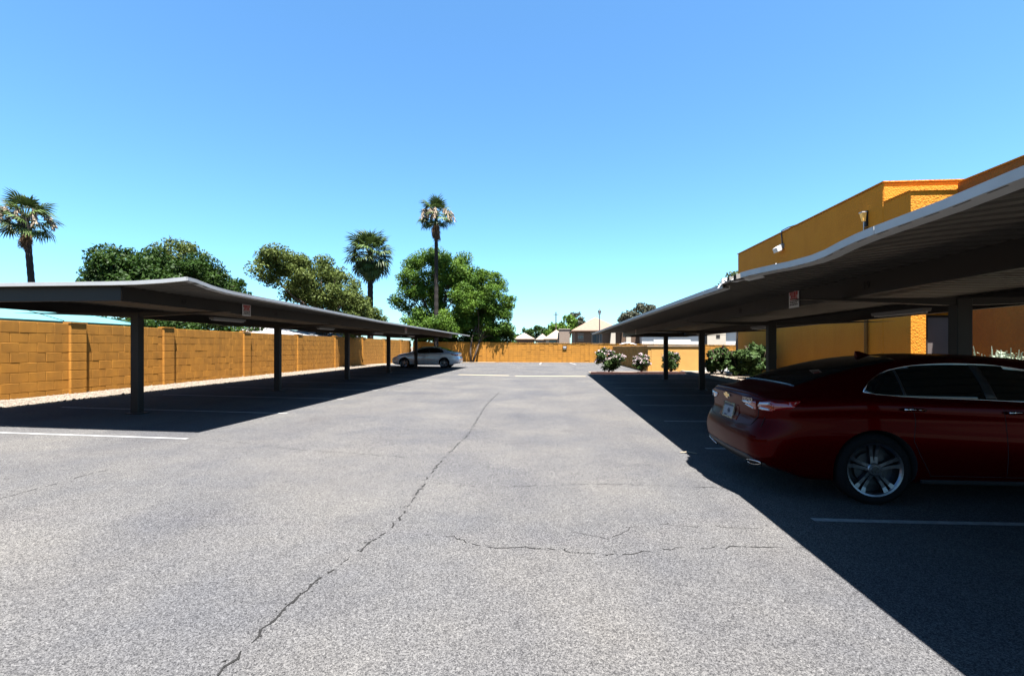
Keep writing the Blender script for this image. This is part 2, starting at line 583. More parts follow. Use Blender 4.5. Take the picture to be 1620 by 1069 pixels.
sm = structure(bpy.data.objects.new('stall_markings', None))
C.objects.link(sm)
PW[sm.name] = Matrix.Identity(4)
for k in range(10):
    y = 7.17 + 2.88 * k if k < 3 else 12.93 + 2.62 * (k - 2)
    line_strip('stall_line', -11.05, -5.72, y, 0.075, M_paint, sm)
for y in (-3.5, -0.85, 1.77, 4.39, 7.33, 9.95, 12.57, 15.15, 17.75, 20.35, 22.95, 25.5):
    line_strip('stall_line', 2.25, 7.05, y, 0.075, M_paint, sm)
for i, x in enumerate((-1.0, 1.65, 4.4)):
    b = MB()
    x2 = x + (0.0, 0.35, 0.9)[i]
    b.add([(x - .05, 44.9, .006), (x + .06, 44.9, .006), (x2 + .06, 40.2, .006), (x2 - .05, 40.2, .006)], [(3, 2, 1, 0)])
    b.build('stall_line', M_paint, sm)
line_strip('tan_line', -4.85, -2.2, 24.9, 0.28, M_tanpaint, sm)
line_strip('tan_line', -1.85, 1.7, 24.55, 0.28, M_tanpaint, sm)


# cracks in the old asphalt
def crack(pts, w, seed, parent):
    rr = random.Random(seed)
    pts = [Vector((p[0], p[1], 0)) for p in pts]
    fine = []
    for a, c in zip(pts[:-1], pts[1:]):
        n = max(2, int((c - a).length / 0.055))
        d = (c - a).normalized()
        nn = Vector((-d.y, d.x, 0))
        for i in range(n):
            fine.append(a + (c - a) * (i / n) + nn * rr.gauss(0, 0.013))
    fine.append(pts[-1])
    b = MB()
    for i in range(len(fine) - 1):
        if rr.random() < (0.22 if int(i / 6 + seed) % 3 else 0.5):
            continue
        a, c = fine[i], fine[i + 1]
        d = (c - a).normalized()
        nn = Vector((-d.y, d.x, 0))
        w0 = w * rr.uniform(0.3, 2.0)
        w1 = w * rr.uniform(0.3, 2.0)
        q = [a - nn * w0, c - nn * w1, c + nn * w1, a + nn * w0]
        b.add([(p.x, p.y, gz(p.x, p.y) + 0.003) for p in q], [(0, 1, 2, 3)])
        for _ in range(rr.choice((0, 0, 1, 1, 2)) if w > .005 else rr.choice((0, 0, 0, 1))):   # chips beside the crack
            e = a + nn * rr.gauss(0, 0.022) + d * rr.uniform(-.03, .03)
            s_ = rr.uniform(0.004, 0.012)
            b.add([(e.x - s_, e.y - s_, gz(e.x, e.y) + .0031), (e.x + s_, e.y - s_ * .6, gz(e.x, e.y) + .0031), (e.x + s_ * .5, e.y + s_, gz(e.x, e.y) + .0031)], [(0, 1, 2)])
    return b.build('crack', M_crack, parent)


cr = structure(bpy.data.objects.new('pavement_cracks', None))
C.objects.link(cr)
PW[cr.name] = Matrix.Identity(4)


def unproj(u, v):
    """point on the near flat paving for the crack paths"""
    t_ = math.atan(63 / 765)
    a, b_ = (u - 810) / 765, (v - 548) / 765
    t = 1.5 / b_
    return ((a * math.cos(t_) - math.sin(t_)) * t, (a * math.sin(t_) + math.cos(t_)) * t)


for i, (w, pp) in enumerate([
        (0.0051, [(345, 1069), (430, 985), (505, 912), (560, 878), (600, 847), (637, 815), (652, 792)]),
        (0.0060, [(652, 792), (668, 770), (690, 737), (715, 712), (742, 686), (752, 668), (770, 640), (790, 620)]),
        (0.0027, [(690, 764), (760, 770), (830, 769), (930, 766), (1010, 766), (1080, 770), (1150, 771)]),
        (0.0030, [(640, 845), (718, 848), (745, 862), (800, 866), (880, 868), (915, 876), (985, 877), (1060, 868), (1180, 864), (1300, 868)]),
        (0.0033, [(345, 700), (410, 706), (470, 713), (540, 716), (640, 723)]),
        (0.0033, [(0, 797), (60, 779), (110, 765), (170, 748)]),
        (0.0027, [(740, 679), (820, 680), (910, 682)]),
        (0.0021, [(905, 840), (960, 852), (1020, 828), (1100, 832), (1200, 836)])]):
    crack([unproj(*p) for p in pp], w, i + 3, cr)
# a scrap of palm leaf at the edge of the shade
b = MB()
b.add([(1.80, 7.00, .012), (1.90, 6.98, .03), (2.02, 6.93, .014), (2.01, 6.915, .010), (1.90, 6.95, .022), (1.81, 6.98, .01)], [(0, 1, 4, 5), (1, 2, 3, 4)])
b.add([(1.80, 7.00, .009), (1.90, 6.98, .027), (2.02, 6.93, .011), (2.01, 6.915, .007), (1.90, 6.95, .019), (1.81, 6.98, .007)], [(5, 4, 1, 0), (4, 3, 2, 1)])
tag(b.build('leaf_scrap', M_bloss), 'pale dry leaf scrap lying at the edge of the right carport shade', 'leaf')

# ------------------------------------------------------------------ block walls
BH, BW = 0.254, 0.43


def block_variant(seed, w=BW, h=BH, d=0.06):
    """one hollow-core face block: bevelled edges, slightly uneven face; local origin at its lower corner, face on +X"""
    rr = random.Random(seed)
    j = 0.011
    bm = bmesh.new()
    bmesh.ops.create_cube(bm, size=1)
    for v in bm.verts:
        v.co = Vector(((v.co.x + .5) * d - d, (v.co.y + .5) * (w - j), (v.co.z + .5) * (h - j)))
        if v.co.x > -0.01:
            v.co.x += rr.uniform(-0.0022, 0.0016)
    bmesh.ops.bevel(bm, geom=bm.edges[:], offset=0.005, segments=1, affect='EDGES')
    me = bpy.data.meshes.new('block')
    bm.to_mesh(me)
    bm.free()
    me.materials.append(M_block)
    return me


BV = [block_variant(s) for s in range(5)]
BVH_ = [block_variant(s + 10, BW / 2) for s in range(2)]
BVT = [block_variant(s + 20, BW, BH * 1.15) for s in range(3)]
WX = -13.4
lw = thing('block_wall', 'long orange painted block wall with pilasters along the left stalls', 'wall', (WX - .1, 10, 0))
PIL = [8.2, 12.4, 15.65, 20.02, 24.5, 28.9, 33.3, 37.7, 42.0]
b = MB()
for ya, yb in [(-14, 20), (20, 45.2)]:
    b.hexa([(WX - .19, ya, -.1), (WX - .012, ya, -.1), (WX - .012, yb, -.1), (WX - .19, yb, -.1),
            (WX - .19, ya, 2.10), (WX - .012, ya, 2.10), (WX - .012, yb, 2.0), (WX - .19, yb, 2.0)])
b.build('mortar_core', M_mortar, lw)


def wall_z(y):
    return 0.08 - 0.002 * max(0, y - 10)


farb = MB()
cubef = [(0, 3, 2, 1), (4, 5, 6, 7), (0, 1, 5, 4), (1, 2, 6, 5), (2, 3, 7, 6), (3, 0, 4, 7)]
for row in range(8):
    z0 = row * BH
    hh = BH if row < 7 else BH * 1.15
    y = -14 + (BW / 2 if row % 2 else 0)
    while y < 45:
        near = 9.2 < y < 22.0
        zz = wall_z(y) + z0
        if near:
            me = random.choice(BV if row < 7 else BVT)
            o = link('block', me, lw, False)
            o.parent = lw
            o.location = Vector((WX + random.uniform(-.0018, .0015), y, zz)) - lw.location
        else:
            e = random.uniform(-.0018, .0015)
            farb.box(WX - .05, WX + e, y, y + BW - .013, zz, zz + hh - .013)
        y += BW
stuff(farb.build('far_blocks', M_block, lw))
for y in PIL:
    pl = part_empty('pilaster', lw, Vector((WX, y, wall_z(y))) - lw.location)
    for row in range(8):
        bb = MB()
        hh = BH if row < 7 else BH * 1.15
        bb.box(-.02, .068, 0, .46, row * BH + .001, row * BH + hh - .011)
        me = bevel_mesh(bb.mesh('block', M_block), .009)
        link('block', me, pl, False).parent = pl
    bb = MB()
    bb.box(-.15, .06, .006, .454, 0, 8 * BH)
    link('mortar_core', bb.mesh('mortar_core', M_mortar), pl, False).parent = pl
    bb = MB()
    bb.box(-.16, .085, -.015, .475, 8.16 * BH, 8.16 * BH + .035)
    link('cap', bb.mesh('cap', M_block), pl, False).parent = pl

# back wall: a square grid of small blocks
bw = thing('block_wall', 'orange block wall with a square joint grid across the far end of the lot', 'wall', (2, 45.6, 0))
bb = MB()
cb = MB()
for i in range(int(33.5 / 0.42)):
    x = -13.3 + i * 0.42
    top = 1.86 - 0.0105 * (x + 6.8)
    n = 9
    h = top / n
    for row in range(n):
        e = random.uniform(-.012, .004)
        bb.box(x, x + .405, 45.5 + e, 45.62, row * h, row * h + h - .016)
    cb.box(x, x + .4205, 45.52, 45.68, -.05, top - .02)
stuff(bb.build('blocks', M_block, bw))
cb.build('mortar_core', M_mortar, bw)
bb = MB()
bb.hexa([(-13.3, 45.47, 1.93), (20, 45.47, 1.58), (20, 45.7, 1.58), (-13.3, 45.7, 1.93), (-13.3, 45.47, 1.97), (20, 45.47, 1.62), (20, 45.7, 1.62), (-13.3, 45.7, 1.97)])
bb.build('coping', M_wallbrown, bw)
# little sign on the back wall
ws = thing('wall_sign', 'small white sign with a dark band on the far block wall', 'sign', (1.3, 45.46, 1.4))
b = MB()
b.box(1.02, 1.38, 45.44, 45.47, 1.27, 1.58)
b.build('panel', M_signd, ws)
b = MB()
b.box(1.06, 1.34, 45.425, 45.437, 1.39, 1.50)
b.build('face', M_signw, ws)
b = MB()
b.box(1.06, 1.34, 45.425, 45.437, 1.29, 1.315)
b.build('face', M_signw, ws)

# enclosure of slump block to the right
en = thing('block_enclosure', 'low orange slump block enclosure wall behind the oleander bushes', 'wall', (6, 28.6, 0))
bb = MB()
for row in range(9):
    h = 1.47 / 9
    for i in range(36):
        y = 28.5 + i * .44 + (.22 if row % 2 else 0)
        e = random.uniform(-.02, .012)
        bb.box(5.5 + e, 5.62, y, y + .425, .03 + row * h, .03 + row * h + h - .012)
stuff(bb.build('blocks', M_wallbrown, en))
b = MB()
b.box(5.53, 5.7, 28.45, 44.6, -.05, 1.49)
b.box(5.71, 8.45, 28.44, 28.62, -.05, 1.50)
b.build('wall_core', M_yellow, en)
b = MB()
b.box(5.47, 5.72, 28.40, 44.6, 1.505, 1.535)
b.box(5.72, 8.48, 28.40, 28.66, 1.503, 1.533)
b.build('coping', M_cream, en)


# ------------------------------------------------------------------ carports
def carport(label, xd, xf, colx, xb, xb2, y0, y1, cols, zd, ze, near_end, gap=None, xo=lambda y: 0.0):
    """xd drive-side edge, xf far edge, xb/xb2 the two long beams; zd deck height along y, ze height of the drive-side edge"""
    s = 1 if xd > colx else -1
    root = thing('carport', label, 'carport', (colx, cols[0], gz(colx, cols[0])), 'carports over the stalls')
    stx = [xf, xb2, colx, xb, xb + (xd - xb) * .33, xb + (xd - xb) * .66, xd]

    def zat(x, y):
        t = max(0, (x - xb) / (xd - xb)) if (x - xb) * s > 0 else 0
        return zd(y) * (1 - t * t) + ze(y) * t * t
    pw = 0.405
    n = int(round((y1 - y0) / pw))
    pw = (y1 - y0) / n
    prof = [(0, 0), (.13, 0), (.17, .055), (.33, .055), (.37, 0), (.63, 0), (.67, .055), (.83, .055), (.87, 0), (.99, 0), (1.03, .006)]
    for i in range(n):
        ya = y0 + i * pw
        b = MB()
        K = len(prof)
        vs_ = []
        for layer in (0, 1):
            for x in stx:
                for (a, h) in prof:
                    y = ya + a * pw
                    vs_.append((x + (xo(y) * ((x - xb) / (xd - xb)) if (x - xb) * s > 0 else 0), y, zat(x, y) + h + (.004 if layer else 0)))
        N = len(stx) * K
        fs_ = []
        for j in range(len(stx) - 1):
            for k in range(K - 1):
                q = (j * K + k, j * K + k + 1, (j + 1) * K + k + 1, (j + 1) * K + k)
                fs_.append(q)
                fs_.append(tuple(N + t for t in q[::-1]))
        for k in range(K - 1):
            for j in (0, len(stx) - 1):
                fs_.append((j * K + k, j * K + k + 1, N + j * K + k + 1, N + j * K + k))
        for j in range(len(stx) - 1):
            for k in (0, K - 1):
                fs_.append((j * K + k, (j + 1) * K + k, N + (j + 1) * K + k, N + j * K + k))
        b.add(vs_, fs_)
        b.build('roof_panel', M_deck, root)
    # fascia: bent sheet along the drive edge in lengths
    def fascia_run(x, ya, yb, name='fascia'):
        b = MB()
        m_ = max(2, int((yb - ya) / .18))
        ring = []
        for i in range(m_ + 1):
            y = ya + (yb - ya) * i / m_
            z = zat(x, y)
            sx = s if x == xd else -s
            px = x + (xo(y) if x == xd else 0)
            ring.append([(px + sx * .010, y, z + .004), (px + sx * .012, y, z + .058), (px - sx * .05, y, z + .062), (px - sx * .05, y, z + .058), (px + sx * .006, y, z + .054), (px + sx * .003, y, z + .006), (px - sx * .085, y, z - .003), (px - sx * .085, y, z - .007)])
        k = len(ring[0])
        vs_ = [p for r_ in ring for p in r_]
        fs_ = [(i * k + j, i * k + (j + 1) % k, (i + 1) * k + (j + 1) % k, (i + 1) * k + j) for i in range(m_) for j in range(k)]
        fs_ += [tuple(range(k))[::-1], tuple(m_ * k + j for j in range(k))]
        b.add(vs_, fs_)
        b.build(name, M_fascia, root)
    ends = [y0 - .02]
    while ends[-1] + 4.2 < y1:
        ends.append(ends[-1] + 3.6)
    ends.append(y1 + .02)
    if gap:
        ends = sorted([e for e in ends if not (gap[0] - 0.5 < e < gap[1] + 0.5)] + list(gap))
    for a, c in zip(ends[:-1], ends[1:]):
        if gap and a == gap[0]:
            continue
        fascia_run(xd, a, c - .006)
    fascia_run(xf, y0 - .02, y1 + .02)
    # end fascia strips
    for y, d in ((y0, -1), (y1, 1)):
        b = MB()
        vs_ = []
        m_ = 14
        for i in range(m_ + 1):
            x = xf + (xd - xf) * i / m_
            z = zat(x, y)
            for (dy, dz) in ((.030, .002), (.034, .060), (.020, .061), (.018, .002)):
                vs_.append((x, y + d * dy, z + dz))
        fs_ = [(i * 4 + j, i * 4 + (j + 1) % 4, (i + 1) * 4 + (j + 1) % 4, (i + 1) * 4 + j) for i in range(m_) for j in range(4)]
        fs_ += [(0, 1, 2, 3), tuple(m_ * 4 + j for j in (3, 2, 1, 0))]
        b.add(vs_, fs_)
        b.build('end_fascia', M_fascia, root)
    # long channel beams
    for x, q in ((xb, s), (xb2, -s)):
        b = MB()
        for (dx0, dx1, za, zb) in ((-.006, .006, -.235, -.004), (-.075, -.006, -.235, -.223), (-.075, -.006, -.016, -.004)):
            a0, a1 = x + q * dx0, x + q * dx1
            xa, xc = min(a0, a1), max(a0, a1)
            ya, yc = y0 + .12, y1 - .12
            b.hexa([(xa, ya, zd(ya) + za), (xc, ya, zd(ya) + za), (xc, yc, zd(yc) + za), (xa, yc, zd(yc) + za),
                    (xa, ya, zd(ya) + zb), (xc, ya, zd(ya) + zb), (xc, yc, zd(yc) + zb), (xa, yc, zd(yc) + zb)])
        b.build('long_beam', M_brown, root)
    # end channels
    for y in ((y0 + .11, y1 - .11)):
        b = MB()
        xa, xc = min(xb, xb2), max(xb, xb2)
        z = zd(y)
        b.box(xa + .008, xc - .008, y - .006, y + .006, z - .232, z - .006)
        d = .05 if y < (y0 + y1) / 2 else -.05
        b.box(xa + .008, xc - .008, min(y, y + d) + .007 * (d > 0), max(y, y + d) - .007 * (d < 0), z - .232, z - .222)
        b.build('end_beam', M_brown, root)
    # posts with tapered arms
    for y in cols:
        z = zd(y)
        zb_ = gz(colx, y)
        b = MB()
        b.box(colx - .09, colx + .09, y - .075, y + .075, zb_ - .05, z - .245)
        me = bevel_mesh(b.mesh('post', M_brown), .008)
        link('post', me, root)
        b = MB()
        b.box(colx - .16, colx + .16, y - .14, y + .14, zb_ - .03, zb_ + .018)
        b.build('base_plate', M_brown, root)
        b = MB()
        tip0, tip1 = xf + s * .25, xd - s * .95
        pts = [(tip0, z - .13), (tip0, z - .237), (colx - s * .25, z - .32), (colx + s * .25, z - .32), (tip1, z - .237), (tip1, z - .13)]
        pts = [(tip0, z - .238), (colx - s * .2, z - .33), (colx + s * .2, z - .33), (tip1, z - .238)]
        b.prism(pts, 'y', y - .06, y + .06)
        b.build('arm', M_brown, root)
    # lamp fixtures under the deck between the posts
    for ya, yb in zip(cols[:-1], cols[1:]):
        y = ya + (yb - ya) * .38
        z = zd(y) - .245
        x = colx + 0.62 * (1 if near_end == 'right' else 1)
        b = MB()
        b.prism([(x - .07, z), (x - .055, z - .05), (x + .055, z - .05), (x + .07, z)], 'y', y - .6, y + .6)
        lf = b.build('lamp_fixture', M_tube, root)
        b = MB()
        b.tube([(x - .03, y - .56, z - .062), (x - .03, y + .56, z - .062)], .013, 6)
        b.tube([(x + .03, y - .56, z - .062), (x + .03, y + .56, z - .062)], .013, 6)
        b.build('tube', M_fixture, lf)
    return root, zat


def interp(tab):
    xs = [t[0] for t in tab]
    zs = [t[1] for t in tab]
    return lambda y: float(np.interp(y, xs, zs))


def zdl(y):
    return 2.468 - 0.0052 * (y - 7.2)


zel = interp([(7.1, 2.527), (7.3, 2.517), (7.7, 2.457), (8.1, 2.430), (8.8, 2.414), (11.3, 2.377), (15.6, 2.302), (33.5, 2.207)])
left_cols = [9.5 + 5.24 * k for k in range(5)]
carport('long steel carport with brown posts in front of the left block wall', -5.68, -11.75, -8.7, -6.9, -10.5, 7.13, 33.2, left_cols, zdl, zel, 'left')


def zdr(y):
    return 2.375 - 0.0062 * (y - 2)


zer = interp([(-4, 2.275), (2.3, 2.260), (2.8, 2.240), (3.45, 2.235), (3.68, 2.225), (3.95, 2.196), (4.15, 2.190), (4.6, 2.208), (5.5, 2.227), (6.0, 2.225), (6.5, 2.220), (7.0, 2.223), (13, 2.210), (26, 2.135)])
right_cols = [1.26, 6.5, 11.74, 16.98, 22.2]
rc, zatr = carport('steel carport with a dented white edge over the red sedan', 2.13, 8.07, 5.1, 3.72, 6.9, -3.8, 25.9, right_cols, zdr, zer, 'right', gap=(5.30, 6.22),
                   xo=interp([(4.55, 0), (4.8, -.07), (5.1, -.12), (5.4, -.14), (5.7, -.14), (5.88, -.10), (6.0, -.03), (6.15, 0)]))
# the torn length of fascia on the right carport: crumpled sheet
rr = random.Random(4)
b = MB()
nx, ny = 11, 4
vs_ = []
for i in range(nx + 1):
    y = 5.28 + .96 * i / nx
    bulge = math.sin(math.pi * i / nx)
    for j in range(ny + 1):
        t = j / ny
        x = 2.10 - .13 * bulge + .13 * t * (1 - .3 * bulge) + rr.uniform(-.03, .03) * bulge
        z = 2.225 + bulge * (.035 * math.sin(7 * i / nx + 3.5 * t) + .025 * t) + (.05 * (1 - abs(2 * t - 1))) + rr.uniform(-.022, .022) * bulge
        if i in (11, 12, 13):
            z += .035 * (1 - t)
            x -= .02
        vs_.append((x, y, z))
b.add(vs_, [(i * (ny + 1) + j, (i + 1) * (ny + 1) + j, (i + 1) * (ny + 1) + j + 1, i * (ny + 1) + j + 1) for i in range(nx) for j in range(ny)])
me = b.mesh('crumpled_fascia', M_fascia)
o = link('crumpled_fascia', me, rc)
md = o.modifiers.new('thick', 'SOLIDIFY')
md.thickness = .004
for (y, dz, l, a) in ((6.10, .05, .12, .5), (5.98, .045, .10, -.3), (5.80, .06, .09, .2), (4.75, .045, .06, .3)):
    b = MB()
    ca, sa = math.cos(a), math.sin(a)
    z = zer(y) + dz
    b.add([(2.09, y - .03, z - .01), (2.09 + l * ca * .6, y + l * sa, z + .02), (2.12 + l * .5, y + .09, z + .045), (2.10, y + .10, z + .0),
           (2.09, y - .03, z - .016), (2.09 + l * ca * .6, y + l * sa, z + .014), (2.12 + l * .5, y + .09, z + .039), (2.10, y + .10, z - .006)],
          [(0, 1, 2, 3), (7, 6, 5, 4), (0, 4, 5, 1), (1, 5, 6, 2), (2, 6, 7, 3), (3, 7, 4, 0)])
    b.build('bent_flap', M_fascia, rc)


# signs hung on the long beams
def beam_sign(label, x, y, z, s, w=.30, h=.26, group='towing notices on the carport beams'):
    t = thing('notice_sign', label, 'sign', (x, y, z), group)
    b = MB()
    b.box(min(x, x + s * .012), max(x, x + s * .012), y - w / 2, y + w / 2, z - h / 2, z + h / 2)
    link('panel', bevel_mesh(b.mesh('panel', M_signw), .004), t)
    rows = [(.34, .20, M_signr, .82), (.16, .15, M_signr, .62), (.02, .10, M_signr, .78), (-.11, .06, M_signd, .8), (-.21, .06, M_signd, .7), (-.32, .07, M_signd, .8)]
    for (c, hh, m, ww) in rows:                # the print: rows of word-like bars too small to read
        b = MB()
        yy = y - w * ww / 2
        r2 = random.Random(int(c * 100) + 50)
        while yy < y + w * ww / 2:
            l = r2.uniform(.025, .06)
            ye = min(yy + l, y + w * ww / 2)
            b.box(x + s * .0125 if s > 0 else x - .0145, x + .0145 if s > 0 else x + s * .0125, yy, ye, z + h * (c - hh / 2), z + h * (c + hh / 2))
            yy = ye + .012
        b.build('print_row', m, t)


beam_sign('white and red notice sign on the beam of the left carport, nearest of its kind', -6.89, 10.41, zdl(10.4) - .135, 1)
beam_sign('pale small notice sign far along the beam of the left carport', -6.89, 22.4, zdl(22.4) - .12, 1)
beam_sign('white and red notice sign on the beam above the red sedan', 3.71, 7.75, zdr(7.75) - .115, -1)
beam_sign('pale small notice sign near the far end of the right carport beam', 3.71, 21.8, zdr(21.8) - .11, -1, .2, .2)
M_num = mat('stencil', (0.012, 0.008, 0.006), 0.7)
for (body, x, y, z, s) in (('19', 3.712, 6.05, zdr(6) - .13, -1), ('18', 3.712, 9.9, zdr(9.9) - .13, -1), ('17', 3.712, 13.6, zdr(13.6) - .13, -1), ('67', -6.892, 8.55, zdl(8.5) - .13, 1), ('66', -6.892, 11.6, zdl(11.6) - .13, 1)):
    o = link('stall_number', text_mesh(body, .13, M_num, .001), rc if s < 0 else bpy.data.objects['carport'])
    o.matrix_world = Matrix.Translation((x + s * .002, y, z)) @ Matrix.Rotation(R(90) * s, 4, 'Z') @ Matrix.Rotation(R(90), 4, 'X')
    par = o.parent
    o.matrix_parent_inverse = Matrix.Identity(4)
    o.matrix_basis = PW[par.name].inverted() @ (Matrix.Translation((x + s * .002, y, z)) @ Matrix.Rotation(R(90) * s, 4, 'Z') @ Matrix.Rotation(R(90), 4, 'X'))

# ------------------------------------------------------------------ orange building
bl = thing('stucco_building', 'orange stucco building with stepped flat parapets behind the right carport', 'building', (9.8, 20, 0))
b = MB()
b.box(9.8, 24, 15.2, 26.45, -.1, 6.36)
link('main_block', bevel_mesh(b.mesh('main_block', M_stucco), .03), bl)
b = MB()
b.box(9.802, 10.19, 14.1, 15.198, -.1, 5.75)
b.box(10.192, 13.5, 14.1, 15.198, 2.45, 5.75)
b.box(10.192, 13.5, 14.36, 15.198, -.1, 2.448)
b.build('porch_block', M_stucco, bl)
b = MB()
b.box(11.0, 24, 1.5, 14.098, -.1, 5.93)
b.build('side_block', M_stucco_red, bl)
for (x0, x1, ya, yb, z) in ((9.77, 24, 15.17, 26.48, 6.36), (9.775, 13.5, 14.07, 15.165, 5.75), (10.97, 24, 1.47, 14.06, 5.93)):
    b = MB()
    b.box(x0, x1, ya, yb, z + .002, z + .035)
    b.build('parapet_cap', M_stucco, bl)
dr = MB()
dr.box(10.37, 10.93, 14.30, 14.355, .02, 2.30)
d_ = dr.build('door', M_door, bl)
b = MB()
b.tube([(10.43, 14.30, 1.05), (10.43, 14.25, 1.05), (10.52, 14.25, 1.05)], .012, 8)
b.build('handle', M_chrome, d_)
b = MB()
b.box(10.30, 10.365, 14.28, 14.358, 0, 2.36)
b.box(10.366, 10.99, 14.28, 14.358, 2.303, 2.36)
b.build('door_frame', M_brown, bl)
b = MB()
b.tube([(9.74, 15.9, .1), (9.74, 15.9, 5.2)], .05, 12)
b.build('downpipe', M_conduit, bl)
# lantern by the corner
la = thing('wall_lantern', 'tapered amber wall lantern high on the orange building near its corner', 'lamp', (9.79, 15.93, 5.2))
b = MB()
b.box(9.74, 9.798, 15.88, 16.00, 5.24, 5.72)
b.build('back_plate', M_brown, la)
b = MB()
b.hexa([(9.66, 15.90, 5.40), (9.74, 15.90, 5.40), (9.74, 15.98, 5.40), (9.66, 15.98, 5.40), (9.61, 15.87, 5.66), (9.74, 15.87, 5.66), (9.74, 16.01, 5.66), (9.61, 16.01, 5.66)])
b.build('panel', M_lantern, la)
b = MB()
b.box(9.60, 9.75, 15.85, 16.03, 5.662, 5.69)
b.build('cap', M_fixture, la)
b = MB()
b.tube([(9.70, 15.94, 5.40), (9.70, 15.94, 5.12)], .015, 8)
b.build('stem', M_fixture, la)
# flood light with its cable
fl = thing('flood_light', 'white flood light hanging by a dark cable on the orange building wall', 'lamp', (9.8, 21.4, 5.6))
b = MB()
b.box(9.70, 9.798, 21.32, 21.56, 5.66, 5.86)
b.build('junction_box', M_tube, fl)
b = MB()
b.hexa([(9.52, 21.28, 5.50), (9.70, 21.28, 5.58), (9.70, 21.66, 5.58), (9.52, 21.66, 5.50), (9.46, 21.28, 5.68), (9.64, 21.28, 5.80), (9.64, 21.66, 5.80), (9.46, 21.66, 5.68)])
b.build('lamp_head', M_fixture, fl)
b = MB()
b.tube([(9.77, 21.45, 5.84), (9.77, 21.48, 6.1), (9.76, 21.52, 6.3), (9.75, 21.44, 6.42), (9.80, 21.0, 6.45), (9.9, 20.3, 6.42)], .022, 6)
b.build('cable', M_black, fl)


# ------------------------------------------------------------------ cars
def herm(tab):
    xs = np.array([t[0] for t in tab], float)
    ys = np.array([t[1] for t in tab], float)
    d = np.diff(ys) / np.diff(xs)
    m = np.zeros(len(xs))
    m[0], m[-1] = d[0], d[-1]
    for i in range(1, len(xs) - 1):
        m[i] = 0 if d[i - 1] * d[i] <= 0 else 2 * d[i - 1] * d[i] / (d[i - 1] + d[i])

    def f(x):
        i = int(np.clip(np.searchsorted(xs, x) - 1, 0, len(xs) - 2))
        h = xs[i + 1] - xs[i]
        t = np.clip((x - xs[i]) / h, 0, 1)
        return float((2 * t**3 - 3 * t**2 + 1) * ys[i] + (t**3 - 2 * t**2 + t) * h * m[i] + (-2 * t**3 + 3 * t**2) * ys[i + 1] + (t**3 - t**2) * h * m[i + 1])
    return f


def car_body(P):
    """outer skin of a sedan; x runs from the rear bumper to the nose, y across, z up"""
    Lc = P['L']
    zc, zs, ws, wr = herm(P['zc']), herm(P['zs']), herm(P['ws']), herm(P['wr'])
    rear, front = herm(P['rear']), herm(P['front'])
    st = list(np.linspace(0, .5, 13)) + list(np.linspace(.58, Lc - .6, 44)) + list(np.linspace(Lc - .5, Lc, 13))

    def section(x):
        w, s_, c_ = ws(x), zs(x), zc(x)
        zb = .19 + .10 * smooth01((.6 - x) / .6) + .06 * smooth01((x - Lc + .5) / .5)
        c_ = max(c_, s_ + .03)
        rail = s_ + (c_ - s_) * (.80 if c_ - s_ > .2 else .55 + .25 * smooth01((c_ - s_) / .2))
        r_ = min(wr(x), w - .05)
        pts = [(0, zb), (w * .55, zb), (w - .10, zb), (w - .035, zb + .045), (w - .012, zb + .12), (w + .004, .42), (w + .012, .56), (w + .008, .68), (w - .004, s_ - .17), (w + .004, s_ - .125), (w - .004, s_ - .05), (w - .022, s_ - .008), (w - .045, s_ + .012)]
        for t in (.2, .4, .6, .8, 1.0):
            bul = .018 * math.sin(math.pi * t)
            pts.append((w - .045 + (r_ - w + .045) * t + bul, s_ + .012 + (rail - s_ - .012) * t))
        pts += [(r_ - .045, rail + (c_ - rail) * .42), (r_ * .80, rail + (c_ - rail) * .72), (r_ * .5, rail + (c_ - rail) * .92), (0, c_)]
        return pts
    secs = [(x, section(x)) for x in st]
    s0, s1 = secs[0][1], secs[-1][1]
    rows = []
    for k in (.0, .3, .6, .85):
        rows.append((-.03 * (1 - k * k), [(y * k, z) for y, z in s0], 0))
    for x, p in secs:
        rows.append((x, p, 0))
    for k in (.85, .6, .3, .0):
        rows.append((Lc + .05 * (1 - k * k), [(y * k, z) for y, z in s1], 0))
    n = len(s0)
    vs_, fs_ = [], []
    for x, p, _ in rows:
        fr = (1 - smooth01(x / .55)) if x < .55 else 0
        ff = smooth01((x - Lc + .6) / .6) if x > Lc - .6 else 0
        half = []
        for y, z in p:
            half.append((x + fr * rear(z) - ff * front(z), y, z))
        vs_ += [(a, -y, z) for a, y, z in half] + [(a, y, z) for a, y, z in half[1:-1][::-1]]
    m = 2 * n - 2
    for i in range(len(rows) - 1):
        for k in range(m):
            fs_.append((i * m + k, i * m + (k + 1) % m, (i + 1) * m + (k + 1) % m, (i + 1) * m + k))
    bm = bmesh.new()
    bv = [bm.verts.new(v) for v in vs_]
    for f in fs_:
        try:
            bm.faces.new([bv[i] for i in f])
        except ValueError:
            pass
    bmesh.ops.remove_doubles(bm, verts=bm.verts[:], dist=.0015)
    bmesh.ops.recalc_face_normals(bm, faces=bm.faces[:])
    for f in bm.faces:
        f.smooth = True
    me = bpy.data.meshes.new('body')
    bm.to_mesh(me)
    bm.free()
    return me


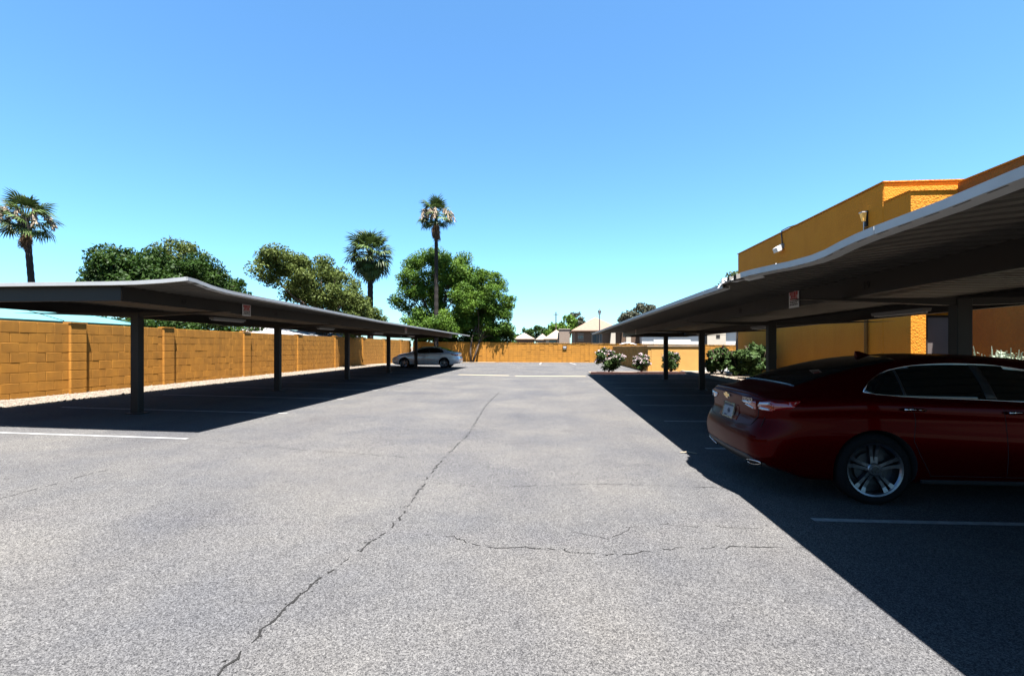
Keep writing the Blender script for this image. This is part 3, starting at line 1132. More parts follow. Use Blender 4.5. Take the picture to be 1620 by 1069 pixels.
def make_car(name, label, group, P, loc, rot, paint, style):
    root = thing(name, label, 'car', loc, group, rot)
    me = car_body(P)
    me.materials.append(paint)
    me.materials.append(M_under)
    tmp = bpy.data.objects.new('tmp', me)
    C.objects.link(tmp)
    sub = tmp.modifiers.new('s', 'SUBSURF')
    sub.levels = 2 if style == 'red' else 1
    dg = bpy.context.evaluated_depsgraph_get()
    skin = bpy.data.meshes.new_from_object(tmp.evaluated_get(dg))
    bvh = BVHTree.FromObject(tmp, dg)
    # wheel arches
    cut = MB()
    for ax in P['axles']:
        for s in (-1, 1):
            prof = [(0.0, .62 * s), (P['arch'], .62 * s), (P['arch'], 1.2 * s), (0.0, 1.2 * s)]
            cut.lathe([(.001, prof[0][1]), prof[1], prof[2], (.001, prof[3][1])], 40, 'y', (ax, 0, P['rt'] + .005))
    cme = cut.mesh('cut', [paint, M_under])
    bm = bmesh.new()
    bm.from_mesh(cme)
    bmesh.ops.remove_doubles(bm, verts=bm.verts[:], dist=.003)
    bmesh.ops.recalc_face_normals(bm, faces=bm.faces[:])
    for f in bm.faces:
        f.material_index = 1
    bm.to_mesh(cme)
    bm.free()
    co = bpy.data.objects.new('cut', cme)
    C.objects.link(co)
    bo = tmp.modifiers.new('b', 'BOOLEAN')
    bo.object = co
    bo.operation = 'DIFFERENCE'
    bo.solver = 'EXACT'
    dg = bpy.context.evaluated_depsgraph_get()
    bodym = bpy.data.meshes.new_from_object(tmp.evaluated_get(dg))
    bodym.name = 'body'
    bodym.set_sharp_from_angle(angle=R(38))
    bpy.data.objects.remove(tmp)
    bpy.data.objects.remove(co)
    body = link('body', bodym, root, False)

    def hit(origin, direction):
        h = bvh.ray_cast(Vector(origin), Vector(direction))
        return (h[0], h[1]) if h[0] is not None else (None, None)

    def side_pt(x, z, s, off=.004):
        p, n = hit((x, s * 2.0, z), (0, -s, 0))
        if p is None:
            p, n = Vector((x, s * .5, z)), Vector((0, s, 0))
        return p + n * off

    def rear_pt(y, z, off=.004):
        p, n = hit((-2, y, z), (1, 0, 0))
        if p is None:
            p, n = Vector((.1, y, z)), Vector((-1, 0, 0))
        return p + n * off

    def front_pt(y, z, off=.004):
        p, n = hit((P['L'] + 2, y, z), (-1, 0, 0))
        if p is None:
            p, n = Vector((P['L'], y, z)), Vector((1, 0, 0))
        return p + n * off

    def top_pt(x, y, off=.004):
        p, n = hit((x, y, 3), (0, 0, -1))
        return p + n * off

    def patch(nm, poly, f, m, parent, step=.05, th=.004):
        """a panel that follows the skin: polygon cut into a grid, each corner laid on the surface"""
        bm = bmesh.new()
        face = bm.faces.new([bm.verts.new((p[0], p[1], 0)) for p in poly])
        lo = [min(p[i] for p in poly) for i in (0, 1)]
        hi = [max(p[i] for p in poly) for i in (0, 1)]
        for i in (0, 1):
            k = math.ceil(lo[i] / step) * step
            while k < hi[i]:
                co_ = [0, 0, 0]
                co_[i] = k
                no = [0, 0, 0]
                no[i] = 1
                bmesh.ops.bisect_plane(bm, geom=bm.verts[:] + bm.edges[:] + bm.faces[:], plane_co=co_, plane_no=no, dist=1e-5)
                k += step
        bmesh.ops.triangulate(bm, faces=bm.faces[:])
        top = {}
        b = MB()
        vs1 = [f(v.co.x, v.co.y, .004 + th) for v in bm.verts]
        vs0 = [f(v.co.x, v.co.y, -.012) for v in bm.verts]
        bm.verts.index_update()
        N = len(vs1)
        fs = []
        for fc in bm.faces:
            t = tuple(v.index for v in fc.verts)
            fs.append(t)
        for e in bm.edges:
            if len(e.link_faces) == 1:
                a, c = e.verts[0].index, e.verts[1].index
                fs.append((a, c, N + c, N + a))
        bm.free()
        b.add(vs1 + vs0, fs)
        me_ = b.mesh(nm, m, True)
        bm = bmesh.new()
        bm.from_mesh(me_)
        bmesh.ops.recalc_face_normals(bm, faces=bm.faces[:])
        # keep normals looking out
        if bm.faces:
            fc = max(bm.faces, key=lambda q: q.calc_area())
        bm.to_mesh(me_)
        bm.free()
        return link(nm, me_, parent, False)

    def trim(nm, pts, f, m, parent, r=.008, n=6):
        b = MB()
        fine = []
        for a, c in zip(pts[:-1], pts[1:]):
            k = max(1, int(math.dist(a, c) / .06))
            fine += [(a[0] + (c[0] - a[0]) * i / k, a[1] + (c[1] - a[1]) * i / k) for i in range(k)]
        fine.append(pts[-1])
        b.tube([f(p[0], p[1], .006) for p in fine], r, n)
        return link(nm, b.mesh(nm, m, True), parent, False)

    up, lo = P['dlo_up'], P['dlo_lo']
    fu, fl_ = herm(up), herm(lo)
    for s in (-1, 1):
        sp = lambda x, z, off, s=s: side_pt(x, z, s, off)
        xs_ = np.linspace(up[0][0], up[-1][0], 30)
        poly = [(x, fu(x)) for x in xs_] + [(x, fl_(x)) for x in xs_[::-1][1:-1]]
        win = patch('side_window', poly, sp, M_glass, root)
        trim('window_trim', poly + [poly[0]], sp, P['trim'], win, .0055)
        for xp, w_ in P['pillars']:
            pol = [(xp - w_, fl_(xp - w_) + .012), (xp + w_, fl_(xp + w_) + .012), (xp + w_ * .8 + P['lean'], fu(xp + w_ + P['lean']) - .012), (xp - w_ + P['lean'], fu(xp - w_ + P['lean']) - .012)]
            patch('window_pillar', pol, lambda x, z, off, s=s: side_pt(x, z, s, off + .003), M_blackpl, win)
        # door seams as thin dark grooves
        for seam in P['seams']:
            trim('door_seam', seam, lambda x, z, off, s=s: side_pt(x, z, s, -.0005), M_under, root, .0035, 4)
        # handles
        for hx, hz in P['handles']:
            b = MB()
            p0, p1 = side_pt(hx, hz, s, .0), side_pt(hx + .20, hz, s, .0)
            b.tube([p0 + Vector((0, s * .006, 0)), p0 + Vector((.03, s * .032, .004)), (p0 + p1) / 2 + Vector((0, s * .04, .006)), p1 + Vector((-.03, s * .032, .004)), p1 + Vector((0, s * .006, 0))], [.010, .014, .014, .014, .010], 8)
            hnd = link('door_handle', b.mesh('door_handle', paint, True), root, False)
            b = MB()
            b.tube([p0 + Vector((.0, s * .030, .006)), p0 + Vector((.045, s * .047, .012))], [.012, .014], 8)
            b.tube([p0 + Vector((.045, s * .047, .012)), p1 + Vector((-.02, s * .046, .004))], [.005, .005], 6)
            link('handle_trim', b.mesh('handle_trim', M_chrome, True), hnd, False)
        # mirror
        mx, mz = P['mirror']
        b = MB()
        pm = side_pt(mx, mz, s, 0)
        b.tube([pm, pm + Vector((0, s * .08, .02)), pm + Vector((-.02, s * .10, .05)), pm + Vector((-.03, s * .17, .06)), pm + Vector((-.03, s * .22, .05))], [.02, .025, .06, .075, .03], 10)
        link('door_mirror', b.mesh('door_mirror', paint, True), root, False)
        # sill
        trim('sill_trim', [(P['axles'][0] + .42, .235), (P['axles'][1] - .42, .235)], sp, M_under, root, .022, 8)
        # lamps
        for kind, poly, m in P['side_lamps']:
            patch(kind, poly, sp, m, root, .04)
    for kind, poly, m, th in P['rear_lamps']:
        for s in (-1, 1):
            patch(kind, [(s * y, z) for y, z in poly], rear_pt, m, root, .04, th)
    for kind, poly, m in P['front_lamps']:
        for s in (-1, 1):
            patch(kind, [(s * y, z) for y, z in poly], front_pt, m, root, .05)
    # windscreens
    rw = P['rear_glass']
    patch('rear_window', rw, top_pt, M_glass, root, .07)
    patch('windscreen', P['front_glass'], top_pt, M_glass, root, .07)
    if style == 'red':
        # boot lid: lip, plate pocket, emblem, lettering, diffuser, exhaust finishers
        trim('boot_seam', [(-.70, .985), (-.66, .80), (-.60, .70), (-.3, .672), (.3, .672), (.60, .70), (.66, .80), (.70, .985)], lambda y, z, o: rear_pt(y, z, -.0005), M_under, root, .004, 4)
        b = MB()
        lp = [top_pt(.085 + .02 * abs(y) ** 2 + .19 * abs(y) ** 4, y, .0) for y in np.linspace(-.74, .74, 25)]
        b.tube(lp, [.006 + .014 * math.sin(math.pi * (i + .5) / 25) for i in range(25)], 8)
        link('boot_lip', b.mesh('boot_lip', paint, True), root, False)
        patch('plate_pocket', [(-.27, .70), (.27, .70), (.25, .86), (-.25, .86)], lambda y, z, o: rear_pt(y, z, o - .006), M_redpaint, root, .05)
        pc = rear_pt(0, .775, .016)
        pn = (rear_pt(0, .84, .016) - rear_pt(0, .72, .016)).normalized()
        pl = part_empty('licence_plate', root, pc)
        pl.rotation_euler = (0, math.atan2(pn.x, pn.z), 0)
        b = MB()
        b.box(-.004, .002, -.150, .150, -.075, .075)
        link('plate', b.mesh('plate', M_plate), pl, False)
        b = MB()
        for q in ((-.16, .16, .068, .086), (-.16, .16, -.086, -.068), (-.16, -.145, -.0675, .0675), (.145, .16, -.0675, .0675)):
            b.box(-.010, .004, *q)
        link('plate_frame', b.mesh('plate_frame', M_chrome), pl, False)
        tm = text_mesh('4J6', .072, M_plated, .0012)
        o = link('plate_number', tm, pl, False)
        o.location = (-.0055, -.01, -.006)
        o.rotation_euler = (R(90), 0, R(-90))
        b = MB()
        b.box(-.0062, -.0045, .03, .10, -.066, -.05)
        b.box(-.0062, -.0045, -.14, .14, .046, .064)
        link('plate_print', b.mesh('plate_print', M_plated), pl, False)
        # emblem: a gold cross of two slanted bars
        ec = rear_pt(0, .955, .008)
        em = part_empty('emblem', root, ec)
        w, h = .085, .030
        shape = [(-.028, .030), (.040, .030), (.034, .013), (.085, .013), (.072, -.013), (.026, -.013), (.021, -.030), (-.046, -.030), (-.040, -.013), (-.092, -.013), (-.078, .013), (-.034, .013)]
        b = MB()
        b.prism(shape, 'x', -.008, .004)
        b.prism([(p[0] * 1.10, p[1] * 1.22) for p in shape], 'x', -.0035, .003)
        b.mi = [0 if i < len(b.mi) // 2 else 1 for i in range(len(b.mi))]
        link('badge', b.mesh('badge', [M_gold, M_chrome]), em, False)
        tm = text_mesh('PREMIER', .052, M_chrome, .002)
        o = link('lettering', tm, root, False)
        o.location = rear_pt(-.52, .955, .004)
        nrm = (rear_pt(-.62, .955, 0) - rear_pt(-.42, .955, 0))
        o.rotation_euler = (R(90), 0, math.atan2(nrm.y, nrm.x))
        patch('diffuser', [(-.72, .27), (.72, .27), (.74, .34), (.60, .40), (-.60, .40), (-.74, .34)], rear_pt, M_blackpl, root, .05)
        for s in (-1, 1):
            ring = [(s * (.60 + .13 * math.cos(t) + .02 * math.sin(t)), .335 + .026 * math.sin(t) + .02 * math.cos(t)) for t in np.linspace(0, 2 * math.pi, 21)]
            trim('exhaust_finisher', ring, lambda y, z, o: rear_pt(y, z, .016), M_chrome, root, .007)
            b = MB()
        # fin on the roof
        fp = top_pt(1.52, 0, -.004)
        b = MB()
        b.hexa([fp + Vector(v) for v in ((-.09, -.035, 0), (.11, -.012, .0), (.11, .012, .0), (-.09, .035, 0), (-.10, -.006, .062), (-.05, -.008, .058), (-.05, .008, .058), (-.10, .006, .062))])
        link('antenna_fin', bevel_mesh(b.mesh('antenna_fin', paint), .006, 2), root, False)
        # fuel door outline and bumper crease
        trim('bumper_seam', [(-.74, .80), (-.74, .70)], lambda y, z, o: rear_pt(y, z, -.0005), M_under, root, .003, 4)
    # wheels
    rim_r = P['rim']
    rt = P['rt']
    tyre = MB()
    tw = .112
    tyre.lathe([(rim_r - .005, -tw + .012), (rim_r + .012, -tw + .004), (rim_r + .05, -tw - .006), (rt - .03, -tw), (rt - .008, -tw + .02), (rt, -tw + .045), (rt, tw - .045), (rt - .008, tw - .02), (rt - .03, tw), (rim_r + .05, tw + .006), (rim_r + .012, tw - .004), (rim_r - .005, tw - .012)], 48, 'y')
    tyre_me = tyre.mesh('tyre', M_rubber, True)
    rim = MB()
    rim.lathe([(rim_r - .004, -tw + .010), (rim_r + .008, -tw + .001), (rim_r - .008, -tw + .006), (rim_r - .018, -tw + .02), (rim_r - .022, tw - .01)], 48, 'y')
    rim.cur = 1
    rim.lathe([(rim_r - .02, -.0), (.04, -.0)], 32, 'y')
    rim.lathe([(.155, -.045), (.155, -.01)], 32, 'y')
    rim.lathe([(.155, -.045), (.06, -.045)], 32, 'y')
    rim.cur = 0
    for k in range(5):
        a0 = 2 * math.pi * k / 5 + math.pi / 2
        for d in (-1, 1):
            pts_o = []
            for (rad, half, off, yy) in ((.050, .016, .20, -.092), (.12, .014, .17, -.088), (.19, .016, .15, -.092), (rim_r - .012, .022, .165, -.101)):
                a = a0 + d * off * (1 if rad > .06 else 1.6)
                c_ = Vector((math.cos(a), 0, math.sin(a)))
                t_ = Vector((-math.sin(a), 0, math.cos(a)))
                pts_o.append((c_ * rad + t_ * half + Vector((0, yy, 0)), c_ * rad - t_ * half + Vector((0, yy, 0)), c_ * rad - t_ * half * 1.3 + Vector((0, yy + .03, 0)), c_ * rad + t_ * half * 1.3 + Vector((0, yy + .03, 0))))
            vs_ = [p for q in pts_o for p in q]
            fs_ = [(i * 4 + j, i * 4 + (j + 1) % 4, (i + 1) * 4 + (j + 1) % 4, (i + 1) * 4 + j) for i in range(3) for j in range(4)]
            rim.add(vs_, fs_)
    rim.lathe([(.062, -.070), (.062, -.096), (.052, -.102), (.001, -.103)], 24, 'y')
    rim_me = rim.mesh('rim', [M_alloy, M_alloyd])
    cap_b = MB()
    cap_b.lathe([(.034, -.1025), (.034, -.108), (.001, -.109)], 20, 'y')
    cap_me = cap_b.mesh('hub_cap', M_chrome)
    bm = bmesh.new()
    bm.from_mesh(rim_me)
    bmesh.ops.recalc_face_normals(bm, faces=bm.faces[:])
    bm.to_mesh(rim_me)
    bm.free()
    for ax in P['axles']:
        for s in (-1, 1):
            wh = part_empty('wheel', root, (ax, s * P['track'], rt))
            wh.rotation_euler = (0, 0, 0 if s < 0 else math.pi)
            for nm, md_ in (('tyre', tyre_me), ('rim', rim_me), ('hub_cap', cap_me)):
                link(nm, md_, wh, False)
    return root


RED = dict(
    L=4.86, arch=.372, rt=.338, rim=.246, axles=(1.07, 3.90), track=.795, trim=M_chrome, lean=.04,
    zc=[(0, .99), (.10, 1.035), (.30, 1.06), (.44, 1.105), (.79, 1.225), (1.13, 1.325), (1.48, 1.39), (1.95, 1.425), (2.35, 1.42), (2.75, 1.385), (3.1, 1.30), (3.45, 1.15), (3.72, 1.01), (4.0, .965), (4.4, .89), (4.7, .79), (4.86, .70)],
    zs=[(0, .93), (.15, .965), (.5, 1.0), (1.0, 1.02), (1.5, 1.0), (2.2, .975), (3.0, .945), (3.6, .915), (4.1, .86), (4.5, .78), (4.86, .66)],
    ws=[(0, .66), (.03, .735), (.08, .79), (.18, .84), (.35, .875), (.7, .905), (1.2, .915), (2.4, .918), (3.6, .912), (4.1, .90), (4.45, .86), (4.68, .77), (4.8, .66), (4.86, .56)],
    wr=[(0, .55), (.3, .64), (.6, .66), (1.0, .63), (1.4, .60), (1.9, .58), (2.6, .58), (3.0, .61), (3.4, .68), (3.75, .76), (4.2, .72), (4.86, .4)],
    rear=[(.20, .20), (.28, .13), (.36, .045), (.46, .01), (.58, .0), (.655, .012), (.70, .075), (.80, .105), (.90, .09), (.97, .06), (1.02, .03), (1.06, .02), (1.5, .0)],
    front=[(.2, .14), (.3, .05), (.45, .0), (.6, .02), (.7, .08), (.85, .2), (1.5, .3)],
    dlo_up=[(1.0, 1.062), (1.05, 1.115), (1.12, 1.165), (1.35, 1.262), (1.65, 1.312), (1.95, 1.327), (2.25, 1.320), (2.6, 1.270), (3.0, 1.150), (3.45, .952)],
    dlo_lo=[(1.0, 1.060), (1.06, 1.048), (1.4, 1.020), (2.0, 1.0), (2.6, .975), (3.45, .950)],
    pillars=[(1.36, .012), (2.12, .045)],
    seams=[[(1.38, 1.015), (1.42, .80), (1.40, .62), (1.46, .48), (1.56, .30)], [(2.17, .985), (2.20, .8), (2.22, .30)], [(3.30, .95), (3.32, .7), (3.28, .30)], [(1.56, .29), (3.28, .29)]],
    handles=[(1.30, .905), (2.20, .885)], mirror=(3.10, 1.0),
    side_lamps=[('tail_lamp', [(.17, .875), (.18, .945), (.42, .975), (.34, .90)], M_lampred)],
    rear_lamps=[('tail_lamp', [(.675, .905), (.70, .945), (.78, .958), (.812, .955), (.80, .865), (.72, .868)], M_lampred, .004),
                ('tail_lamp_lens', [(.680, .908), (.70, .940), (.785, .948), (.778, .926), (.70, .918)], M_lampclear, .010),
                ('tail_lamp_lens', [(.688, .886), (.70, .876), (.785, .872), (.772, .888), (.71, .898)], M_lampclear, .010),
                ('boot_lamp', [(.37, .932), (.645, .945), (.640, .862), (.56, .862), (.43, .895)], M_lampred, .004),
                ('boot_lamp_lens', [(.375, .930), (.52, .937), (.60, .940), (.57, .920), (.42, .915)], M_lampclear, .010),
                ('boot_lamp_lens', [(.43, .898), (.50, .880), (.60, .868), (.595, .880), (.52, .898)], M_lampclear, .010)],
    front_lamps=[('headlamp', [(.50, .66), (.72, .70), (.72, .76), (.50, .71)], M_lampclear)],
    rear_glass=[(.47, -.60), (.47, .60), (.80, .585), (1.3, .545), (1.50, .51), (1.56, 0), (1.50, -.51), (1.3, -.545), (.80, -.585)],
    front_glass=[(3.66, -.66), (3.74, 0), (3.66, .66), (3.2, .60), (2.82, .53), (2.78, 0), (2.82, -.53), (3.2, -.60)],
)
make_car('sedan_car', 'dark red sedan parked tail out under the right carport', 'sedans parked in the lot', RED, (1.97, 5.73, 0.0), 0, M_redpaint, 'red')
WHT = dict(RED)
WHT.update(
    trim=M_chrome, L=4.62, axles=(.98, 3.66), track=.79,
    zc=[(0, .97), (.10, 1.03), (.35, 1.06), (.55, 1.08), (.85, 1.20), (1.2, 1.33), (1.55, 1.405), (1.95, 1.435), (2.3, 1.425), (2.65, 1.37), (3.0, 1.24), (3.38, 1.03), (3.7, .98), (4.1, .90), (4.4, .80), (4.62, .70)],
    zs=[(0, .91), (.15, .95), (.5, .985), (1.0, .99), (2.2, .955), (3.0, .93), (3.5, .90), (3.9, .84), (4.3, .76), (4.62, .66)],
    ws=[(0, .68), (.03, .75), (.08, .79), (.18, .835), (.35, .865), (.7, .89), (1.2, .90), (2.4, .90), (3.4, .90), (3.9, .885), (4.2, .85), (4.45, .76), (4.56, .66), (4.62, .56)],
    wr=[(0, .55), (.3, .64), (.6, .66), (1.0, .63), (1.4, .60), (1.9, .58), (2.5, .58), (2.8, .61), (3.1, .68), (3.45, .76), (4.0, .72), (4.62, .4)],
    dlo_up=[(.98, 1.04), (1.05, 1.11), (1.15, 1.18), (1.4, 1.285), (1.7, 1.335), (1.95, 1.345), (2.2, 1.335), (2.5, 1.28), (2.8, 1.17), (3.16, .955)],
    dlo_lo=[(.98, 1.035), (1.05, 1.02), (1.4, 1.0), (2.0, .985), (2.6, .965), (3.16, .952)],
    pillars=[(2.0, .045)],
    seams=[[(1.22, .99), (1.26, .75), (1.42, .45), (1.46, .30)], [(2.05, .97), (2.08, .30)], [(3.02, .94), (3.04, .30)]],
    handles=[(1.18, .90), (2.08, .88)], mirror=(2.86, 1.0),
    side_lamps=[('tail_lamp', [(.17, .80), (.18, .90), (.55, .93), (.42, .82)], M_lampred)],
    rear_lamps=[('tail_lamp', [(.45, .80), (.45, .885), (.80, .90), (.79, .80)], M_lampred, .004)],
    front_lamps=[('headlamp', [(.45, .64), (.72, .66), (.72, .76), (.45, .70)], M_lampclear)],
    rear_glass=[(.56, -.60), (.56, .60), (.85, .585), (1.3, .545), (1.48, .51), (1.53, 0), (1.48, -.51), (1.3, -.545), (.85, -.585)],
    front_glass=[(3.30, -.66), (3.38, 0), (3.30, .66), (2.95, .60), (2.62, .53), (2.58, 0), (2.62, -.53), (2.95, -.60)],
)
make_car('sedan_car', 'silver white sedan parked at the far end of the left carport', 'sedans parked in the lot', WHT, (-6.10, 32.3, gz(-8, 32)), math.pi, M_whitepaint, 'white')
make_car('sedan_car', 'white car whose roof shows above the far block wall', None, WHT, (10.9, 58, 0.55), math.pi * .96, M_whitepaint, 'white')


# ------------------------------------------------------------------ vegetation
def leaf_arrays(centres, spread, n, size, aspect=0.5, up=0.35):
    """n small leaf quads scattered through the given clumps (x, y, z, rx, ry, rz)"""
    cs = np.array(centres, float)
    wgt = (cs[:, 3] * cs[:, 4] * cs[:, 5]) ** 0.72
    idx = rng.choice(len(cs), n, p=wgt / wgt.sum())
    d = rng.normal(size=(n, 3))
    d /= np.linalg.norm(d, axis=1)[:, None]
    r = rng.random(n) ** (1 / spread)
    r = np.where(rng.random(n) < .05, r * rng.uniform(1.0, 1.25, n), r)
    pos = cs[idx, :3] + d * r[:, None] * cs[idx, 3:6]
    nor = d + rng.normal(size=(n, 3)) * .8 + np.array([0, 0, up])
    nor /= np.linalg.norm(nor, axis=1)[:, None]
    t = np.cross(nor, rng.normal(size=(n, 3)))
    t /= np.linalg.norm(t, axis=1)[:, None]
    bt = np.cross(nor, t)
    s_ = size * rng.uniform(.6, 1.4, n)[:, None]
    a = t * s_
    c = bt * s_ * aspect
    v = np.stack([pos - a, pos - a * .1 - c, pos + a, pos - a * .1 + c], axis=1).reshape(-1, 3)
    return v


def leaf_object(name, v, m, parent):
    n = len(v) // 4
    me = bpy.data.meshes.new(name)
    me.vertices.add(len(v))
    me.vertices.foreach_set('co', v.astype(np.float32).ravel())
    me.loops.add(n * 4)
    me.loops.foreach_set('vertex_index', np.arange(n * 4, dtype=np.int32))
    me.polygons.add(n)
    me.polygons.foreach_set('loop_start', np.arange(0, n * 4, 4, dtype=np.int32))
    me.polygons.foreach_set('loop_total', np.full(n, 4, dtype=np.int32))
    me.materials.append(m)
    me.update(calc_edges=True)
    return link(name, me, parent)


def clumps(lobes, n, size, seed):
    """break a few lobes into many clumps sitting in and on them"""
    r2 = np.random.default_rng(seed)
    out = []
    vol = np.array([l[3] * l[4] * l[5] for l in lobes]) ** .66
    for i in r2.choice(len(lobes), n, p=vol / vol.sum()):
        l = lobes[i]
        d = r2.normal(size=3)
        d /= np.linalg.norm(d)
        q = r2.uniform(.35, 1.0) ** .5
        s_ = size * r2.uniform(.55, 1.35)
        out.append((l[0] + d[0] * l[3] * q, l[1] + d[1] * l[4] * q, l[2] + d[2] * l[5] * q, s_, s_, s_ * .75))
    return out


def tree(name, label, base, lobes, m, n_leaf, leaf, trunk_r, seed, group=None, nclump=70, csize=.8, spread=2.2, fork=None, cat='tree'):
    t = thing(name, label, cat, base, group)
    cl = clumps(lobes, nclump, csize, seed)
    rr = random.Random(seed)
    b = MB()
    B = Vector(base)
    top = Vector((sum(l[0] for l in lobes) / len(lobes), sum(l[1] for l in lobes) / len(lobes), sum(l[2] for l in lobes) / len(lobes)))
    mid = B.lerp(top, .55) + Vector((rr.uniform(-.2, .2), rr.uniform(-.2, .2), 0))
    b.tube([B - Vector((0, 0, .1)), B.lerp(mid, .5) + Vector((rr.uniform(-.1, .1), rr.uniform(-.1, .1), 0)), mid], [trunk_r * 1.25, trunk_r, trunk_r * .8], 9)
    for l in rr.sample(cl, min(16, len(cl))):
        e = Vector(l[:3])
        h = mid.lerp(e, .5) + Vector((0, 0, .25))
        b.tube([mid.lerp(B, rr.uniform(0, .35)), h, e], [trunk_r * .55, trunk_r * .3, .015], 6)
    b.build('trunk', M_bark, t, True)
    v = leaf_arrays(cl, spread, n_leaf, leaf)
    leaf_object('crown', v, m, t)
    return t


tree('shade_tree', 'dense dark green rounded tree beyond the near end of the left wall', (-20.2, 24.0, -.06),
     [(-20.4, 22.2, 4.9, 2.2, 2.0, 1.25), (-20.2, 24.4, 5.2, 2.2, 2.2, 1.3), (-19.7, 26.7, 5.0, 1.7, 1.9, 1.25), (-20.6, 21.0, 4.6, 1.2, 1.0, .9)], M_leafA, 44000, .085, .22, 11, nclump=130, csize=.62)
tree('wispy_tree', 'thin feathery tree top rising behind the dense dark green tree', (-23.5, 29.0, -.06),
     [(-23.5, 29.2, 6.6, 1.6, 1.6, 1.4), (-23.6, 28.6, 7.5, 1.1, 1.1, .8)], M_leafB, 4600, .085, .12, 12, nclump=40, csize=.6, spread=1.6)
tree('shade_tree', 'olive green spreading tree leaning over the middle of the left wall', (-15.6, 30.5, -.06),
     [(-16.2, 27.9, 6.1, 1.5, 1.7, 1.3), (-15.8, 30.0, 6.0, 2.3, 2.3, 1.5), (-16.0, 33.2, 5.7, 2.0, 2.3, 1.5), (-15.6, 36.6, 4.5, 1.7, 2.3, 1.2), (-13.9, 30.8, 4.4, 1.5, 1.9, 1.0), (-15.4, 40.0, 3.7, 1.3, 1.6, .9), (-13.3, 30.6, 3.0, .5, 1.5, .8)], M_leafB, 50000, .085, .2, 13, nclump=190, csize=.62, spread=1.8)
tree('shade_tree', 'tall bright green tree behind the far palm trunk', (-12.0, 48.2, -.06),
     [(-12.8, 48.0, 8.6, 2.6, 2.6, 2.2), (-10.2, 48.0, 8.9, 2.2, 2.4, 2.0), (-13.4, 47.6, 6.1, 2.4, 2.6, 1.8), (-9.6, 47.6, 6.2, 2.6, 2.8, 2.0), (-11.6, 46.6, 3.9, 3.2, 2.6, 1.6), (-8.6, 47.0, 3.6, 1.6, 1.6, 1.5), (-11.5, 48.2, 10.4, 1.6, 1.6, .9), (-8.2, 47.6, 7.3, 1.6, 1.6, 1.8), (-7.4, 47.8, 5.6, 1.6, 1.4, 1.6), (-10.8, 44.9, 3.3, 2.2, 1.2, 1.0), (-9.9, 44.7, 3.9, 2.4, .9, .9), (-11.4, 44.8, 3.0, 1.6, .9, .8), (-9.4, 46.6, 2.5, 1.6, 1.0, 1.2), (-12.4, 46.6, 2.6, 1.6, 1.0, 1.3)], M_leafC, 76000, .105, .25, 14, nclump=250, csize=.82, spread=1.9)
t4 = tree('forked_tree', 'bushy green tree with a pale forked trunk in front of the far wall', (-7.4, 44.9, .02),
          [(-6.3, 46.4, 7.4, 1.7, 1.8, 1.6), (-8.1, 46.9, 6.6, 1.3, 1.4, 1.6), (-5.2, 46.6, 6.1, 1.5, 1.8, 1.8), (-7.2, 46.4, 5.2, 1.8, 1.8, 1.8), (-5.2, 46.6, 3.9, 1.4, 1.5, 1.3), (-4.9, 46.9, 2.6, 1.3, .8, .9), (-6.6, 46.8, 2.7, 1.4, .8, 1.1), (-8.0, 46.7, 3.4, 1.3, .9, 1.3)], M_leafC, 44000, .10, .09, 15, nclump=150, csize=.72, spread=1.9)
b = MB()
b.tube([(-7.52, 44.86, 0), (-7.62, 44.95, 1.0), (-7.55, 45.2, 2.1), (-7.2, 46.2, 3.8)], [.10, .085, .075, .05], 8)
b.build('second_stem', M_bark, t4, True)
tree('hedge_shrub', 'clipped green hedge showing over the left wall below the carport roof', (-16.8, 22, -.06),
     [(-17.0, y, 2.1, .9, 1.4, .95) for y in (15.6, 17.4, 19.2, 21, 23, 25)], M_leafA, 15000, .09, .08, 16, nclump=90, csize=.5, cat='hedge')
tree('wall_shrub', 'low dark green shrub mass growing along the far wall under the forked tree', (-6.4, 47.2, -.06),
     [(-5.6, 47.1, 2.2, 1.5, .8, .9), (-4.3, 47.2, 2.1, .9, .8, .8), (-7.2, 47.0, 2.3, 1.4, .8, 1.0), (-8.9, 47.0, 2.4, 1.3, .8, 1.0), (-10.6, 47.0, 2.3, 1.2, .8, .9)], M_leafA, 13000, .095, .06, 22, nclump=70, csize=.55, cat='shrub')
tree('distant_tree', 'round dark trees low on the horizon left of the utility pole', (-1.6, 125, -.06),
     [(-7.0, 125, 4.2, 2.5, 2, 1.8), (-3.2, 126, 4.6, 3.0, 2, 1.9), (.4, 125, 5.0, 2.5, 2, 2.1), (2.0, 126, 4.2, 1.6, 2, 1.6)], M_leafA, 4500, .3, .3, 17, nclump=50, csize=1.0)
tree('distant_tree', 'bright green tree standing beside the utility pole behind the houses', (2.6, 112, -.06),
     [(1.0, 112, 5.2, 1.8, 2, 2.0), (3.2, 112, 6.2, 2.2, 2, 2.2)], M_leafC, 3500, .3, .3, 18, nclump=36, csize=1.0)
tree('distant_tree', 'grey thin tree just left of the tan house roof', (6.3, 116, -.06),
     [(6.0, 116, 7.4, 1.7, 1.6, 2.2)], M_leafE, 1700, .28, .2, 19, nclump=24, csize=.8)
tree('distant_tree', 'greyish feathery tree behind the end of the right carport roof', (15.8, 95, -.06),
     [(14.6, 95, 6.2, 2.0, 2, 2.0), (17.0, 95, 7.6, 2.2, 2, 2.0), (19, 95, 8.0, 1.6, 1.5, 1.8)], M_leafE, 4200, .26, .3, 20, nclump=40, csize=.9)
tree('distant_tree', 'dark leafed tree half hidden behind the corner of the orange building', (15.6, 42, -.06),
     [(15.3, 42, 6.2, 1.5, 1.4, 1.5), (16.4, 42, 6.9, 1.2, 1.2, 1.2)], M_leafB, 4000, .12, .2, 21, nclump=36, csize=.6, spread=1.7)


